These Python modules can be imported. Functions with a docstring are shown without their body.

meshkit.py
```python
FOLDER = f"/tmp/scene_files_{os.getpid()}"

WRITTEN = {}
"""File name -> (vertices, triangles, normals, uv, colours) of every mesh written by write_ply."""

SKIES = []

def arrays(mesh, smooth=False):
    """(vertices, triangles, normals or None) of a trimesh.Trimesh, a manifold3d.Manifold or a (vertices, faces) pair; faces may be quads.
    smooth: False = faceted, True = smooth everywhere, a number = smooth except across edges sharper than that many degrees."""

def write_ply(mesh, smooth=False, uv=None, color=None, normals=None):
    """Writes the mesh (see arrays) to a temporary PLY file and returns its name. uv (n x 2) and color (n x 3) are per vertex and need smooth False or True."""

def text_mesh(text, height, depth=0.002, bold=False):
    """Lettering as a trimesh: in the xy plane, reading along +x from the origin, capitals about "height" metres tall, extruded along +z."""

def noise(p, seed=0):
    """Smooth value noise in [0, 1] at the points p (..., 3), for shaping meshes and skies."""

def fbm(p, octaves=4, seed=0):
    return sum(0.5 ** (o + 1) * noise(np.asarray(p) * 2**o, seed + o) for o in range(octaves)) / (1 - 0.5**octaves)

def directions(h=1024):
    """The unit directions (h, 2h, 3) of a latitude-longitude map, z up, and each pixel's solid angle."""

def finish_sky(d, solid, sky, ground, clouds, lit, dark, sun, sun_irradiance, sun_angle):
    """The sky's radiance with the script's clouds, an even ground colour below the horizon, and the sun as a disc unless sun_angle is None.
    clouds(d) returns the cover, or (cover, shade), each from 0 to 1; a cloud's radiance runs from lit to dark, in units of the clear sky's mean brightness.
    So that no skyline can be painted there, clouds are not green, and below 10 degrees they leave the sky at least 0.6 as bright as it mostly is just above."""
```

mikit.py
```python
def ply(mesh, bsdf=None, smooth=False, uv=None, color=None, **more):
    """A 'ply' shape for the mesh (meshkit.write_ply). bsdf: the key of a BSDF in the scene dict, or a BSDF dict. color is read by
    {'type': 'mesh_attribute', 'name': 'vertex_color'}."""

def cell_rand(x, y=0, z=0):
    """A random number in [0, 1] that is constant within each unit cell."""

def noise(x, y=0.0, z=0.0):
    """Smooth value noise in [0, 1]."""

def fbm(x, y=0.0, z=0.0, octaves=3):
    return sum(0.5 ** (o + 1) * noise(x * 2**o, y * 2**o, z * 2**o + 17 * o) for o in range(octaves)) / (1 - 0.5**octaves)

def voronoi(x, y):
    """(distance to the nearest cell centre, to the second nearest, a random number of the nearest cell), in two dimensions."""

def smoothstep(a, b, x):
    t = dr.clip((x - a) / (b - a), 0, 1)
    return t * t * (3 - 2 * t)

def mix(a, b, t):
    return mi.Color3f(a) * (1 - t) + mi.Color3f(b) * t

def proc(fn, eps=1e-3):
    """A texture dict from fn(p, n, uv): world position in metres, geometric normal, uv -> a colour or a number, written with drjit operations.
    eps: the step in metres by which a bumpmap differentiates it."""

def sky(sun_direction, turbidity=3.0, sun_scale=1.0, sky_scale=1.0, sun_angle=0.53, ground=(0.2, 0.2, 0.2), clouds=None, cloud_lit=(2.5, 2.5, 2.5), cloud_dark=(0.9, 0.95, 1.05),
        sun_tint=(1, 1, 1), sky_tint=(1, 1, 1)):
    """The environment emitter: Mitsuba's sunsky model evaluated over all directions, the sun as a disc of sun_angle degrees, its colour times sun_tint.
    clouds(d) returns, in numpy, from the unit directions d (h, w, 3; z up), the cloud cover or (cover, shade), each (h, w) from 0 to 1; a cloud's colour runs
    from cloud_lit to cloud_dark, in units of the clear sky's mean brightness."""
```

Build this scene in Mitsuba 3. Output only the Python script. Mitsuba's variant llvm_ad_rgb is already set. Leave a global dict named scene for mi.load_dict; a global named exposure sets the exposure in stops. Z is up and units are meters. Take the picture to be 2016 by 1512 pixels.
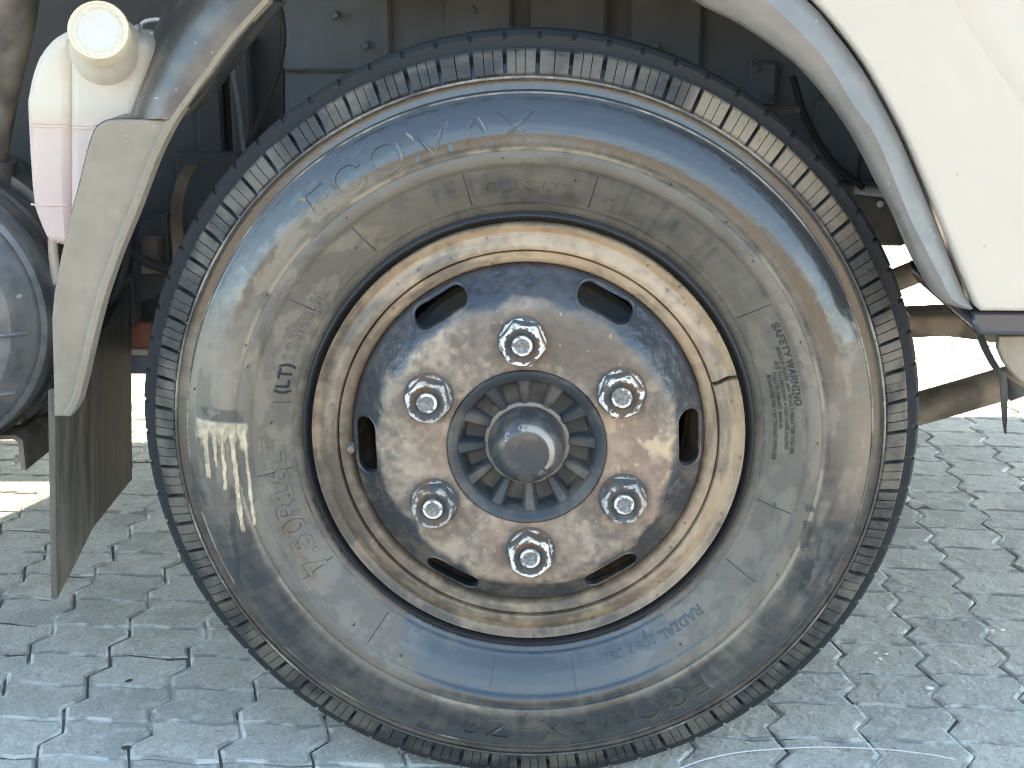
import math, random
import numpy as np, trimesh, drjit as dr, mitsuba as mi, mikit, meshkit
import manifold3d as m3
from mikit import noise, voronoi, smoothstep, mix

T = mi.ScalarTransform4f
rng = random.Random(7)
RND = np.random.default_rng(11)

# ------------------------------------------------------------------ camera, sky, exposure
ZC = 0.398                                   # height of the hub
CAM = np.array([0.0354, -1.4745, 0.8638])
PITCH, YAW, FPX = math.radians(15.5), math.radians(2.0), 2950.0
FW = np.array([-math.sin(YAW) * math.cos(PITCH), math.cos(YAW) * math.cos(PITCH), -math.sin(PITCH)])
RT = np.array([math.cos(YAW), math.sin(YAW), 0.0])
UP = np.cross(RT, FW)
scene, labels = {"type": "scene"}, {}
scene["camera"] = {"type": "perspective", "fov": 2 * math.degrees(math.atan(1008 / FPX)), "fov_axis": "x", "near_clip": 0.02, "far_clip": 400.0,
                   "to_world": T().look_at(origin=CAM.tolist(), target=(CAM + FW).tolist(), up=[0, 0, 1])}
scene["sky"] = mikit.sky([0.45, 1.0, 1.12], turbidity=3, sun_tint=(1.0, 0.965, 0.89), sky_tint=(1.16, 1.0, 0.78), sky_scale=1.7, ground=(0.3, 0.27, 0.22))
exposure = 4.23


def ray(px, py):
    return FW + RT * (px - 1008) / FPX - UP * (py - 756) / FPX


def at(px, py, Y):
    """the point of the plane y = Y where something seen at that spot of the photograph stands"""
    d = ray(px, py)
    return CAM + d * (Y - CAM[1]) / d[1]


def ground_at(px, py, z=0.0):
    d = ray(px, py)
    return CAM + d * (z - CAM[2]) / d[2]


def project(P):
    q = np.asarray(P) - CAM
    zc = q @ FW
    return 1008 + FPX * (q @ RT) / zc, 756 - FPX * (q @ UP) / zc


# ------------------------------------------------------------------ materials
def bsdf(name, **k):
    scene[name] = {"type": "twosided", "b": {"type": "principled", **k}}
    return name


def fbm(x, y=0.0, z=0.0, octaves=3):
    """octaves of noise, each turned against the one before so that no grid shows"""
    x, y, z, out = mi.Float(x), mi.Float(y), mi.Float(z), 0.0
    for o in range(octaves):
        out = out + 0.5 ** (o + 1) * noise(x, y, z + 17 * o)
        x, y = (x * 0.79 - y * 0.61) * 2.03 + 5.3, (x * 0.61 + y * 0.79) * 2.03 + 1.7
        z = z * 2.0
    return out / (1 - 0.5 ** octaves)


def specks(x, y, f, share, size=0.3):
    d1, _, c = voronoi(x * f, y * f)
    return smoothstep(size, size * 0.55, d1 / (0.4 + 0.8 * c)) * smoothstep(1 - share - 0.01, 1 - share, c)


def rgb(*c):
    return {"type": "rgb", "value": list(c)}


def polar(p):
    x, z = p.x, p.z - ZC
    r = dr.sqrt(x * x + z * z)
    return x, z, r, x / r, z / r


def mix_s(a, b, t):
    return a + (b - a) * t


def rubber_masks(p):
    x, z = p.x, p.z - ZC
    r = dr.sqrt(x * x + z * z)
    a = dr.atan2(z, x)
    ca, sa = x / r, z / r
    streak = fbm(ca * 7, sa * 7, r * 60, 4)
    patch = fbm(x * 9 + 3, z * 9, 1.5, 4)
    fine = fbm(x * 90, z * 90, p.y * 60, 3)
    return x, z, r, a, ca, sa, streak, patch, fine


def rubber_dust(p):
    x, z, r, a, ca, sa, streak, patch, fine = rubber_masks(p)
    inner = smoothstep(0.305, 0.287, r)                                  # the lettered zone below the ridge
    ridge = smoothstep(0.279, 0.286, r) * smoothstep(0.304, 0.297, r)
    shoulder = smoothstep(0.346, 0.352, r)
    left = smoothstep(-0.1, -0.75, ca + 0.25 * (patch - 0.5)) * smoothstep(-0.35, 0.05, sa)
    right = smoothstep(0.65, 0.95, ca)
    low = smoothstep(0.05, -0.35, sa)
    clean_top = smoothstep(0.15, 0.5, sa) * smoothstep(0.305, 0.318, r)
    d = 0.42 + (0.85 * (patch - 0.5) + 0.8 * (streak - 0.5)) * (1 - 0.6 * clean_top)
    d = d + 0.25 * inner + 0.40 * ridge + 0.55 * left + 0.30 * right * inner - 0.05 * low - 0.75 * clean_top - 0.25 * shoulder * smoothstep(-0.3, 0.4, sa) + 0.10 * shoulder * smoothstep(0.1, -0.4, sa)
    bottom_clean = smoothstep(-0.55, -0.85, sa) * inner * smoothstep(0.85, 0.45, dr.abs(ca) * 0.95 + 0.5 * patch)
    d = d - 0.9 * bottom_clean
    scuff = fbm(a * 46, r * 26, 1.0, 4)
    d = d + 0.35 * (fine - 0.5) + 0.45 * (scuff - 0.5) * (1 - 0.7 * clean_top)
    d = mix_s(d, smoothstep(0.12, 0.88, d), 0.8)
    return dr.clip(d, 0, 1) * smoothstep(0.374, 0.366, r)


def drips(p):
    """pale clay that ran down the left of the sidewall and dried"""
    x, z = p.x, p.z - ZC
    wob = 0.0016 * (fbm(z * 70, x * 12, 2.0, 3) - 0.5) * 2
    rag = fbm(x * 210, z * 120, 1.0, 3)
    m = smoothstep(-0.010, 0.004, z - 0.030 * (rag - 0.5) + 0.25 * dr.abs(x + 0.312) - 0.006) * smoothstep(0.0225, 0.0185, z + 0.05 * (x + 0.3)) * smoothstep(-0.343, -0.336, x + 0.01 * (rag - 0.5)) * smoothstep(-0.283, -0.289, x + 0.01 * (rag - 0.5)) * 0.85
    for x0, w, z1 in ((-0.3295, 0.0036, -0.040), (-0.3190, 0.0028, -0.026), (-0.3110, 0.0026, -0.052), (-0.3000, 0.0032, -0.096), (-0.2870, 0.0026, -0.090)):
        ww = w * (1.0 + 0.9 * (rag - 0.5))
        m = dr.maximum(m, smoothstep(ww, ww * 0.55, dr.abs(x - x0 + wob + 0.07 * (z + 0.02) * (1 if x0 > -0.305 else 0.2))) * smoothstep(z1 - 0.003, z1 + 0.002, z) * smoothstep(0.02, 0.012, z))
    return dr.clip(m, 0, 1)


def wet_marks(p):
    """old oil runs on the lower right and a dark band on the left of the sidewall"""
    x, z = p.x, p.z - ZC
    w = 0.004 * (fbm(z * 45, 4.0, 0.0, 3) - 0.5) * 6
    c1 = smoothstep(0.0065, 0.003, dr.abs(x - 0.287 + w + 0.05 * (z + 0.1) * 0.6))
    c2 = smoothstep(0.004, 0.0015, dr.abs(x - 0.312 + 1.4 * w + 0.15 * (z + 0.12)))
    seg = smoothstep(-0.17, -0.15, z) * smoothstep(-0.055, -0.065, z) * smoothstep(0.3, 0.45, noise(z * 110, x * 80 + 2))
    seg2 = smoothstep(-0.19, -0.17, z) * smoothstep(-0.11, -0.125, z)
    band = smoothstep(0.019, 0.022, z + 0.05 * (x + 0.3)) * smoothstep(0.036, 0.032, z + 0.05 * (x + 0.3)) * smoothstep(-0.336, -0.33, x) * smoothstep(-0.284, -0.29, x) * smoothstep(0.36, 0.52, fbm(x * 130, z * 130, 1.0, 3) + 0.1)
    run = smoothstep(0.004, 0.002, dr.abs(x + 0.3045 + 0.5 * w)) * smoothstep(-0.17, -0.16, z) * smoothstep(-0.072, -0.08, z)
    return dr.clip(0.9 * c1 * seg + 0.7 * c2 * seg2 + 0.7 * band + 0.7 * run, 0, 1)


def tyre_color(p, n, uv):
    d = rubber_dust(p)
    tone = fbm(p.x * 14, p.z * 14, 7.7, 3)
    dust = mix((0.078, 0.068, 0.053), (0.138, 0.119, 0.092), tone)
    lf = smoothstep(-0.70, -0.90, p.x / 0.36 * 1.0) * smoothstep(-0.02, 0.05, p.z - ZC + 0.03 * (tone - 0.5)) * smoothstep(0.25, 0.12, p.z - ZC)
    dust = mix(dust, (0.33, 0.275, 0.20), lf * (0.35 + 0.8 * (tone - 0.3)))
    ridge = smoothstep(0.2965, 0.2985, dr.sqrt(p.x * p.x + (p.z - ZC) * (p.z - ZC))) * smoothstep(0.303, 0.2995, dr.sqrt(p.x * p.x + (p.z - ZC) * (p.z - ZC)))
    dust = mix(dust, (0.27, 0.225, 0.16), 0.8 * ridge * smoothstep(0.42, 0.62, fbm(p.x * 24, p.z * 24, 1.0, 4)))
    c = mix((0.026, 0.027, 0.029), dust, d * 0.9)
    x, z, r, ca, sa = polar(p)
    brk = fbm(x * 120, z * 120, 2.0, 4)
    side = dr.maximum(smoothstep(-0.35, -0.75, ca) * smoothstep(-0.55, 0.0, sa), 0.75 * smoothstep(0.70, 0.92, ca)) * smoothstep(0.346, 0.335, r)
    side = dr.maximum(side, 0.7 * smoothstep(-0.2, -0.6, sa) * smoothstep(0.302, 0.292, r) * smoothstep(0.35, 0.55, dr.abs(ca)))
    film = smoothstep(0.46, 0.62, fbm(ca * 9 + 4, sa * 9, r * 55, 5) + 0.25 * (brk - 0.5))
    c = mix(c, (0.24, 0.205, 0.155), 0.36 * film * side)
    rub = smoothstep(0.55, 0.68, fbm(ca * 7 + 9, sa * 7, r * 45, 5) + 0.2 * (brk - 0.5))
    c = mix(c, (0.032, 0.031, 0.030), 0.40 * rub * smoothstep(0.348, 0.34, r))
    clay = mix((0.33, 0.27, 0.18), (0.50, 0.42, 0.29), smoothstep(0.3, 0.65, fbm(p.x * 160, p.z * 90, 4.0, 4)))
    c = mix(c, clay, drips(p) * (0.72 + 0.28 * smoothstep(0.35, 0.5, fbm(p.x * 240, p.z * 160, 2.0, 3))))
    return mix(c, (0.020, 0.021, 0.022), wet_marks(p))


def tyre_rough(p, n, uv):
    d = rubber_dust(p)
    return dr.clip(0.215 + 0.42 * d + 0.3 * drips(p) - 0.1 * wet_marks(p), 0.14, 0.85)


def tyre_height(p, n, uv):
    x, z = p.x, p.z - ZC
    return 0.5 * fbm(x * 120, z * 120, p.y * 120, 3) + 2.2 * drips(p)


scene["tyre_rubber"] = {"type": "twosided", "b": {"type": "bumpmap", "arbitrary": mikit.proc(tyre_height, 6e-4), "scale": 0.0008,
    "b": {"type": "principled", "base_color": mikit.proc(tyre_color), "roughness": mikit.proc(tyre_rough), "specular": 0.88}}}


def tread_color(p, n, uv):
    x, z = p.x, p.z - ZC
    d = fbm(x * 22, z * 22, p.y * 40, 4)
    mud = smoothstep(0.5, 0.62, fbm(x * 9 + 5, z * 9, 2.0, 3)) * smoothstep(0.0, 0.2, x) * smoothstep(0.15, 0.3, z)
    c = mix((0.030, 0.031, 0.032), (0.105, 0.095, 0.079), smoothstep(0.38, 0.66, d))
    return mix(c, (0.25, 0.21, 0.155), 0.85 * mud)


def tread_height(p, n, uv):
    return fbm(p.x * 260, p.z * 260, p.y * 260, 4) + 0.8 * fbm(p.x * 70, p.z * 70, p.y * 70, 3)


scene["tread_rubber"] = {"type": "twosided", "b": {"type": "bumpmap", "arbitrary": mikit.proc(tread_height, 5e-4), "scale": 0.0016,
    "b": {"type": "principled", "base_color": mikit.proc(tread_color), "roughness": 0.58, "specular": 0.45}}}
bsdf("tread_dark", base_color=rgb(0.034, 0.038, 0.042), roughness=0.85, specular=0.15)
bsdf("letter_grey", base_color=rgb(0.13, 0.122, 0.108), roughness=0.5)


def edge_color(p, n, uv):
    x, z, r, ca, sa = polar(p)
    w = smoothstep(0.40, 0.62, fbm(ca * 7 + 3, sa * 7, r * 30, 4) + 0.12 * sa) * (0.55 + 0.45 * smoothstep(0.4, 0.6, fbm(x * 150, z * 150, 1.0, 3)))  # dust breakup, biased pale towards the top to paint in the reflection
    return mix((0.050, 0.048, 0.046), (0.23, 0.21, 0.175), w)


bsdf("worn_sheen_edge", base_color=mikit.proc(edge_color), roughness=0.45, specular=0.6)


def disc_color(p, n, uv):
    x, z, r, ca, sa = polar(p)
    edge = r + 0.03 * (fbm(x * 28, z * 28, 4.0, 4) - 0.5)
    face = smoothstep(0.154, 0.145, edge)
    blot = fbm(x * 34 + 9, z * 34, 1.0, 5)
    blot2 = fbm(x * 13, z * 13, 6.0, 4)
    grain = fbm(x * 150, z * 150, 3.0, 4)
    tan = mix((0.130, 0.104, 0.082), (0.310, 0.245, 0.185), smoothstep(0.28, 0.72, 0.55 * blot + 0.45 * grain))
    tan = mix(tan, (0.25, 0.145, 0.10), 0.45 * smoothstep(0.52, 0.72, blot2))                      # rust bloom
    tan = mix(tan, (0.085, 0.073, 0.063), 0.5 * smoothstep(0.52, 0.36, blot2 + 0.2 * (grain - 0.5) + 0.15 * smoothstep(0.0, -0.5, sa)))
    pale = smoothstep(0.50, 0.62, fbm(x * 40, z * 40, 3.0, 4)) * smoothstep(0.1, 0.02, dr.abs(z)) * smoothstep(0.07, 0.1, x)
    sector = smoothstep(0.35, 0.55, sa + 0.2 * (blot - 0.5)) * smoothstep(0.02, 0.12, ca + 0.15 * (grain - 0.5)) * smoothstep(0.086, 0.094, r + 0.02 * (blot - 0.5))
    tan = mix(tan, (0.092, 0.074, 0.060), 0.62 * sector)
    bolt = mi.Float(0)
    for k in range(6):
        an = math.radians(92.2 + 60 * k)
        bx, bz = x - 0.1111 * math.cos(an), z - 0.1111 * math.sin(an)
        rb = dr.sqrt(bx * bx + bz * bz)
        run = smoothstep(0.016, 0.006, dr.abs(bx + 0.006 * (grain - 0.5))) * smoothstep(0.0, -0.012, bz) * smoothstep(-0.06, -0.025, bz)
        bolt = dr.maximum(bolt, dr.maximum(smoothstep(0.033, 0.0255, rb + 0.006 * (grain - 0.5)), 0.5 * run))
    tan = mix(tan, (0.115, 0.085, 0.065), 0.65 * bolt)
    tan = mix(tan, (0.46, 0.345, 0.22), 0.85 * pale)
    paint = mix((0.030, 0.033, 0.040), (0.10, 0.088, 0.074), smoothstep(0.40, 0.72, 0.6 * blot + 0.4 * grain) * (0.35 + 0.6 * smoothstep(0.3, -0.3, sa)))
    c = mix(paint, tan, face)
    return mix(c, (0.42, 0.36, 0.28), 0.45 * face * specks(x + 0.006 * blot, z + 0.006 * grain, 190, 0.025, 0.25))


def disc_rough(p, n, uv):
    x, z, r, ca, sa = polar(p)
    face = smoothstep(0.154, 0.145, r + 0.03 * (fbm(x * 28, z * 28, 4.0, 4) - 0.5))
    return 0.27 + 0.28 * face + 0.2 * (fbm(x * 34 + 9, z * 34, 1.0, 3) - 0.5)


def disc_height(p, n, uv):
    return fbm(p.x * 160, p.z * 160, 2.0, 4)


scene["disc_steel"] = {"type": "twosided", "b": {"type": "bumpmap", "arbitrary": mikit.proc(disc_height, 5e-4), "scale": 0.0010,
    "b": {"type": "principled", "base_color": mikit.proc(disc_color), "roughness": mikit.proc(disc_rough), "specular": 0.7}}}


def rim_color(p, n, uv):
    x, z, r, ca, sa = polar(p)
    st = fbm(ca * 5, sa * 5, r * 170, 4)
    bl = fbm(x * 30, z * 30, 8.0, 4)
    g2 = fbm(x * 130, z * 130, 5.0, 4)
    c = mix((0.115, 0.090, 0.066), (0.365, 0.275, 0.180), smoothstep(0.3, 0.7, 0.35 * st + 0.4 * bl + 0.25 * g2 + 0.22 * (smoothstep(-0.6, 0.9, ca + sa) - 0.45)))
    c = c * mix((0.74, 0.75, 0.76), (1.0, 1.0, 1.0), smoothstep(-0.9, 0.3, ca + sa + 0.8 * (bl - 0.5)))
    c = mix(c, (0.26, 0.165, 0.11), 0.35 * smoothstep(0.5, 0.7, fbm(x * 22, z * 22, 2.0, 4)))
    c = mix(c, (0.085, 0.074, 0.062), 0.75 * smoothstep(0.56, 0.74, fbm(ca * 2.4 + 4, sa * 2.4, r * 40, 5)))
    return mix(c, (0.05, 0.042, 0.036), 0.5 * specks(x + 0.004 * bl, z + 0.003 * st, 150, 0.03))


bsdf("rim_steel", base_color=mikit.proc(rim_color), roughness=0.48, specular=0.6)
bsdf("bead_black", base_color=rgb(0.028, 0.030, 0.033), roughness=0.34, specular=0.7)


def hub_color(p, n, uv):
    d = fbm(p.x * 40, p.z * 40, p.y * 40, 4)
    return mix((0.036, 0.041, 0.047), (0.10, 0.093, 0.082), smoothstep(0.42, 0.75, d))


bsdf("hub_iron", base_color=mikit.proc(hub_color), roughness=0.5, specular=0.45)


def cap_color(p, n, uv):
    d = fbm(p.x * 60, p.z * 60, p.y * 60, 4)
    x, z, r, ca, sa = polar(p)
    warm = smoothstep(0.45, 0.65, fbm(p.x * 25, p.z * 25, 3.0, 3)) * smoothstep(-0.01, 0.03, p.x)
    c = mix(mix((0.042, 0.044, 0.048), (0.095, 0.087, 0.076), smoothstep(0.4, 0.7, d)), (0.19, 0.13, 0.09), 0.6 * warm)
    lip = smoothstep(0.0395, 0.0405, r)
    pale_mask = smoothstep(0.0225, 0.0240, r) * smoothstep(0.0300, 0.0270, r) * smoothstep(0.46, 0.58, fbm(x * 150, z * 150, 2.0, 4) + 0.30 * (ca + sa) - 0.16)  # paler broken arc on the dome, strongest at the upper right
    return mix(mix(c, (0.19, 0.18, 0.16), 0.7 * lip), (0.36, 0.33, 0.285), 0.7 * pale_mask)


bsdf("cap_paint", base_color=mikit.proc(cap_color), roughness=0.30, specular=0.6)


def nut_color(p, n, uv):
    x, y = uv.x, uv.y
    r = dr.sqrt(x * x + y * y)
    j = fbm(p.x * 330, p.z * 330, 5.0, 3)
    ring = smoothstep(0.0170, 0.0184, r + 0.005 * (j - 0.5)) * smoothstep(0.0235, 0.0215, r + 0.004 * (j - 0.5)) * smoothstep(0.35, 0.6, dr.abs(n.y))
    pale_mask = smoothstep(0.36, 0.52, fbm(p.x * 150, p.z * 150, p.y * 150, 4))  # breaks up the white paint where it wears
    c = mix((0.050, 0.050, 0.052), (0.125, 0.122, 0.118), fbm(p.x * 220, p.z * 220, p.y * 120, 3))
    rust = smoothstep(0.46, 0.62, fbm(p.x * 30, p.z * 30, 2.0, 4))
    c = mix(c, (0.15, 0.095, 0.062), 0.75 * rust)
    dirt = smoothstep(0.36, 0.52, fbm(p.x * 11 + 3, p.z * 11, 6.0, 3))
    return mix(c, (0.72, 0.70, 0.64), ring * pale_mask * (0.45 + 0.55 * dirt))


bsdf("nut_steel", base_color=mikit.proc(nut_color), roughness=0.85, specular=0.15)


def stud_color(p, n, uv):
    r = dr.sqrt(uv.x * uv.x + uv.y * uv.y)
    ring = smoothstep(0.0070, 0.0078, r) * smoothstep(0.0103, 0.0098, r) * smoothstep(0.36, 0.52, fbm(p.x * 200, p.z * 200, 1.0, 3))
    return mix(mix((0.10, 0.10, 0.10), (0.24, 0.235, 0.225), noise(p.x * 600, p.z * 600, 1.0)), (0.62, 0.61, 0.57), ring)


bsdf("stud_steel", base_color=mikit.proc(stud_color), roughness=0.5, specular=0.4)


def paver_fn(lo, hi, seed):
    def f(p, n, uv):
        g = fbm(p.x * 38 + seed, p.y * 38, 1.0, 4)
        f2 = fbm(p.x * 260, p.y * 260, p.z * 260, 3)
        s = fbm(p.x * 4, p.y * 4, 2.0, 3)
        c = mix(lo, hi, dr.clip(0.5 + 0.9 * (g - 0.5) + 1.1 * (f2 - 0.5) + 0.6 * (s - 0.5), 0, 1))
        c = mix(c, (0.15, 0.145, 0.14), 0.5 * specks(p.x, p.y, 75, 0.04, 0.2))
        st = fbm(p.x * 7 + seed * 0.1, p.y * 7, 5.0, 4)
        c = mix(c, c * 0.78, smoothstep(0.54, 0.68, st) * 0.7)
        c = mix(c, (0.50, 0.48, 0.44), 0.55 * smoothstep(0.60, 0.74, fbm(p.x * 60, p.y * 60, 9.0, 4)))
        c = c * (0.76 + 0.48 * fbm(p.x * 420 + seed, p.y * 420, 3.0, 2))
        pale_mask = smoothstep(0.99, 0.94, n.z) * smoothstep(0.15, 0.5, n.z)
        c = mix(c, (0.52, 0.515, 0.495), 0.6 * pale_mask * smoothstep(0.35, 0.6, g))
        return mix(mix((0.30, 0.290, 0.262), (0.54, 0.522, 0.47), smoothstep(0.38, 0.62, fbm(p.x * 45, p.y * 45, 7.0, 3))), c, smoothstep(0.45, 0.85, n.z))
    return f


def paver_height(p, n, uv):
    return fbm(p.x * 230, p.y * 230, p.z * 230, 4) + 1.6 * fbm(p.x * 45, p.y * 60, 1.0, 3)


for i, (lo, hi) in enumerate((((0.390, 0.372, 0.330), (0.490, 0.468, 0.416)), ((0.365, 0.350, 0.312), (0.455, 0.436, 0.390)), ((0.405, 0.386, 0.340), (0.505, 0.482, 0.426)), ((0.380, 0.364, 0.328), (0.475, 0.456, 0.412)))):
    scene[f"paver_{i}"] = {"type": "twosided", "b": {"type": "bumpmap", "arbitrary": mikit.proc(paver_height, 8e-4), "scale": 0.0024,
        "b": {"type": "principled", "base_color": mikit.proc(paver_fn(lo, hi, 13.0 * i)), "roughness": 0.92, "specular": 0.2}}}


def sand_color(p, n, uv):
    s = smoothstep(0.44, 0.62, fbm(p.x * 20, p.y * 20, 3.0, 4))
    g = noise(p.x * 500, p.y * 500)
    return mix((0.10, 0.096, 0.088), (0.46, 0.46, 0.42), s) * (0.75 + 0.5 * g)


bsdf("joint_sand", base_color=mikit.proc(sand_color), roughness=0.9, specular=0.2)


def paint_color(p, n, uv):
    s = fbm(p.x * 5, p.z * 5, p.y * 5, 4)
    sp = specks(p.x, p.z, 32, 0.05, 0.045)
    low = smoothstep(0.66, 0.54, p.z + 0.05 * (s - 0.5))
    c = mix((0.412, 0.394, 0.345), (0.432, 0.415, 0.367), s)
    c = mix(c, (0.54, 0.51, 0.43), 0.18 * low)
    film = smoothstep(0.45, 0.75, fbm(p.x * 14, p.z * 9, 2.0, 5))
    c = mix(c, (0.39, 0.365, 0.31), 0.25 * film)
    return mix(c, (0.33, 0.28, 0.2), 0.7 * sp)


bsdf("cab_paint", base_color=mikit.proc(paint_color), roughness=0.22, specular=0.5, clearcoat=0.6, clearcoat_gloss=0.9)


def flare_color(p, n, uv):
    s = fbm(p.x * 50, p.z * 50, p.y * 50, 4)
    b = fbm(p.x * 7, p.z * 7, p.y * 7, 3)
    c = mix((0.135, 0.129, 0.120), (0.195, 0.184, 0.166), dr.clip(0.5 + 1.3 * (s - 0.5) + 0.9 * (b - 0.5), 0, 1))
    return mix(c, (0.42, 0.40, 0.36), 0.3 * specks(p.x, p.z, 90, 0.02, 0.10))


bsdf("flare_plastic", base_color=mikit.proc(flare_color), roughness=0.40, specular=0.6)


def guard_color(p, n, uv):
    s = fbm(p.x * 70, p.z * 70, p.y * 70, 4)
    v = fbm(p.x * 40, p.z * 6, 1.0, 3)
    c = mix((0.205, 0.180, 0.140), (0.260, 0.230, 0.182), dr.clip(0.5 + 1.0 * (s - 0.5) + 0.9 * (v - 0.5), 0, 1))
    return mix(c, (0.45, 0.41, 0.33), 0.3 * specks(p.x, p.z, 90, 0.02, 0.10))


bsdf("guard_plastic", base_color=mikit.proc(guard_color), roughness=0.5, specular=0.45)


def black_color(p, n, uv):
    s = fbm(p.x * 30, p.z * 30, p.y * 30, 4)
    c = mix((0.040, 0.040, 0.042), (0.085, 0.078, 0.069), smoothstep(0.4, 0.7, s))
    return mix(c, (0.35, 0.34, 0.32), 0.5 * specks(p.x + p.y, p.z, 110, 0.05, 0.11))


bsdf("black_plastic", base_color=mikit.proc(black_color), roughness=0.36, specular=0.8)


def flap_color(p, n, uv):
    v = fbm(p.x * 110, p.z * 11, p.y * 110, 4)
    s = fbm(p.x * 18, p.z * 14, p.y * 18, 4)
    low = smoothstep(0.42, 0.22, p.z)
    d = dr.clip(0.15 + 1.6 * (v - 0.42) + 0.9 * (s - 0.5) + 0.55 * low, 0, 1)
    d = d * (0.25 + 0.75 * smoothstep(0.13, 0.09, p.y))
    return mix((0.024, 0.024, 0.023), (0.125, 0.113, 0.090), d)


bsdf("flap_rubber", base_color=mikit.proc(flap_color), roughness=0.6, specular=0.4)


def dark_color(p, n, uv):
    s = fbm(p.x * 16, p.z * 16, p.y * 16, 4)
    v = fbm(p.x * 24, p.z * 3, p.y * 24, 3)
    return mix((0.092, 0.114, 0.136), (0.160, 0.188, 0.212), dr.clip(0.4 + 0.9 * (s - 0.5) + 0.9 * (v - 0.5), 0, 1))


bsdf("liner_grey", base_color=mikit.proc(dark_color), roughness=0.6, specular=0.4)


def iron_color(p, n, uv):
    s = fbm(p.x * 24, p.z * 24, p.y * 24, 4)
    return mix((0.075, 0.066, 0.056), (0.185, 0.162, 0.132), smoothstep(0.3, 0.7, s))


bsdf("dusty_iron", base_color=mikit.proc(iron_color), roughness=0.6, specular=0.4)
bsdf("red_oxide", base_color=rgb(0.27, 0.10, 0.06), roughness=0.6)


def tank_color(p, n, uv):
    s = fbm(p.x * 40, p.z * 40, p.y * 40, 4)
    c = mix((0.080, 0.085, 0.090), (0.140, 0.142, 0.140), smoothstep(0.3, 0.7, s))
    return mix(c, (0.4, 0.4, 0.4), 0.6 * specks(p.x, p.z, 80, 0.05, 0.2))


bsdf("canister_plastic", base_color=mikit.proc(tank_color), roughness=0.4, specular=0.6)


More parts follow.
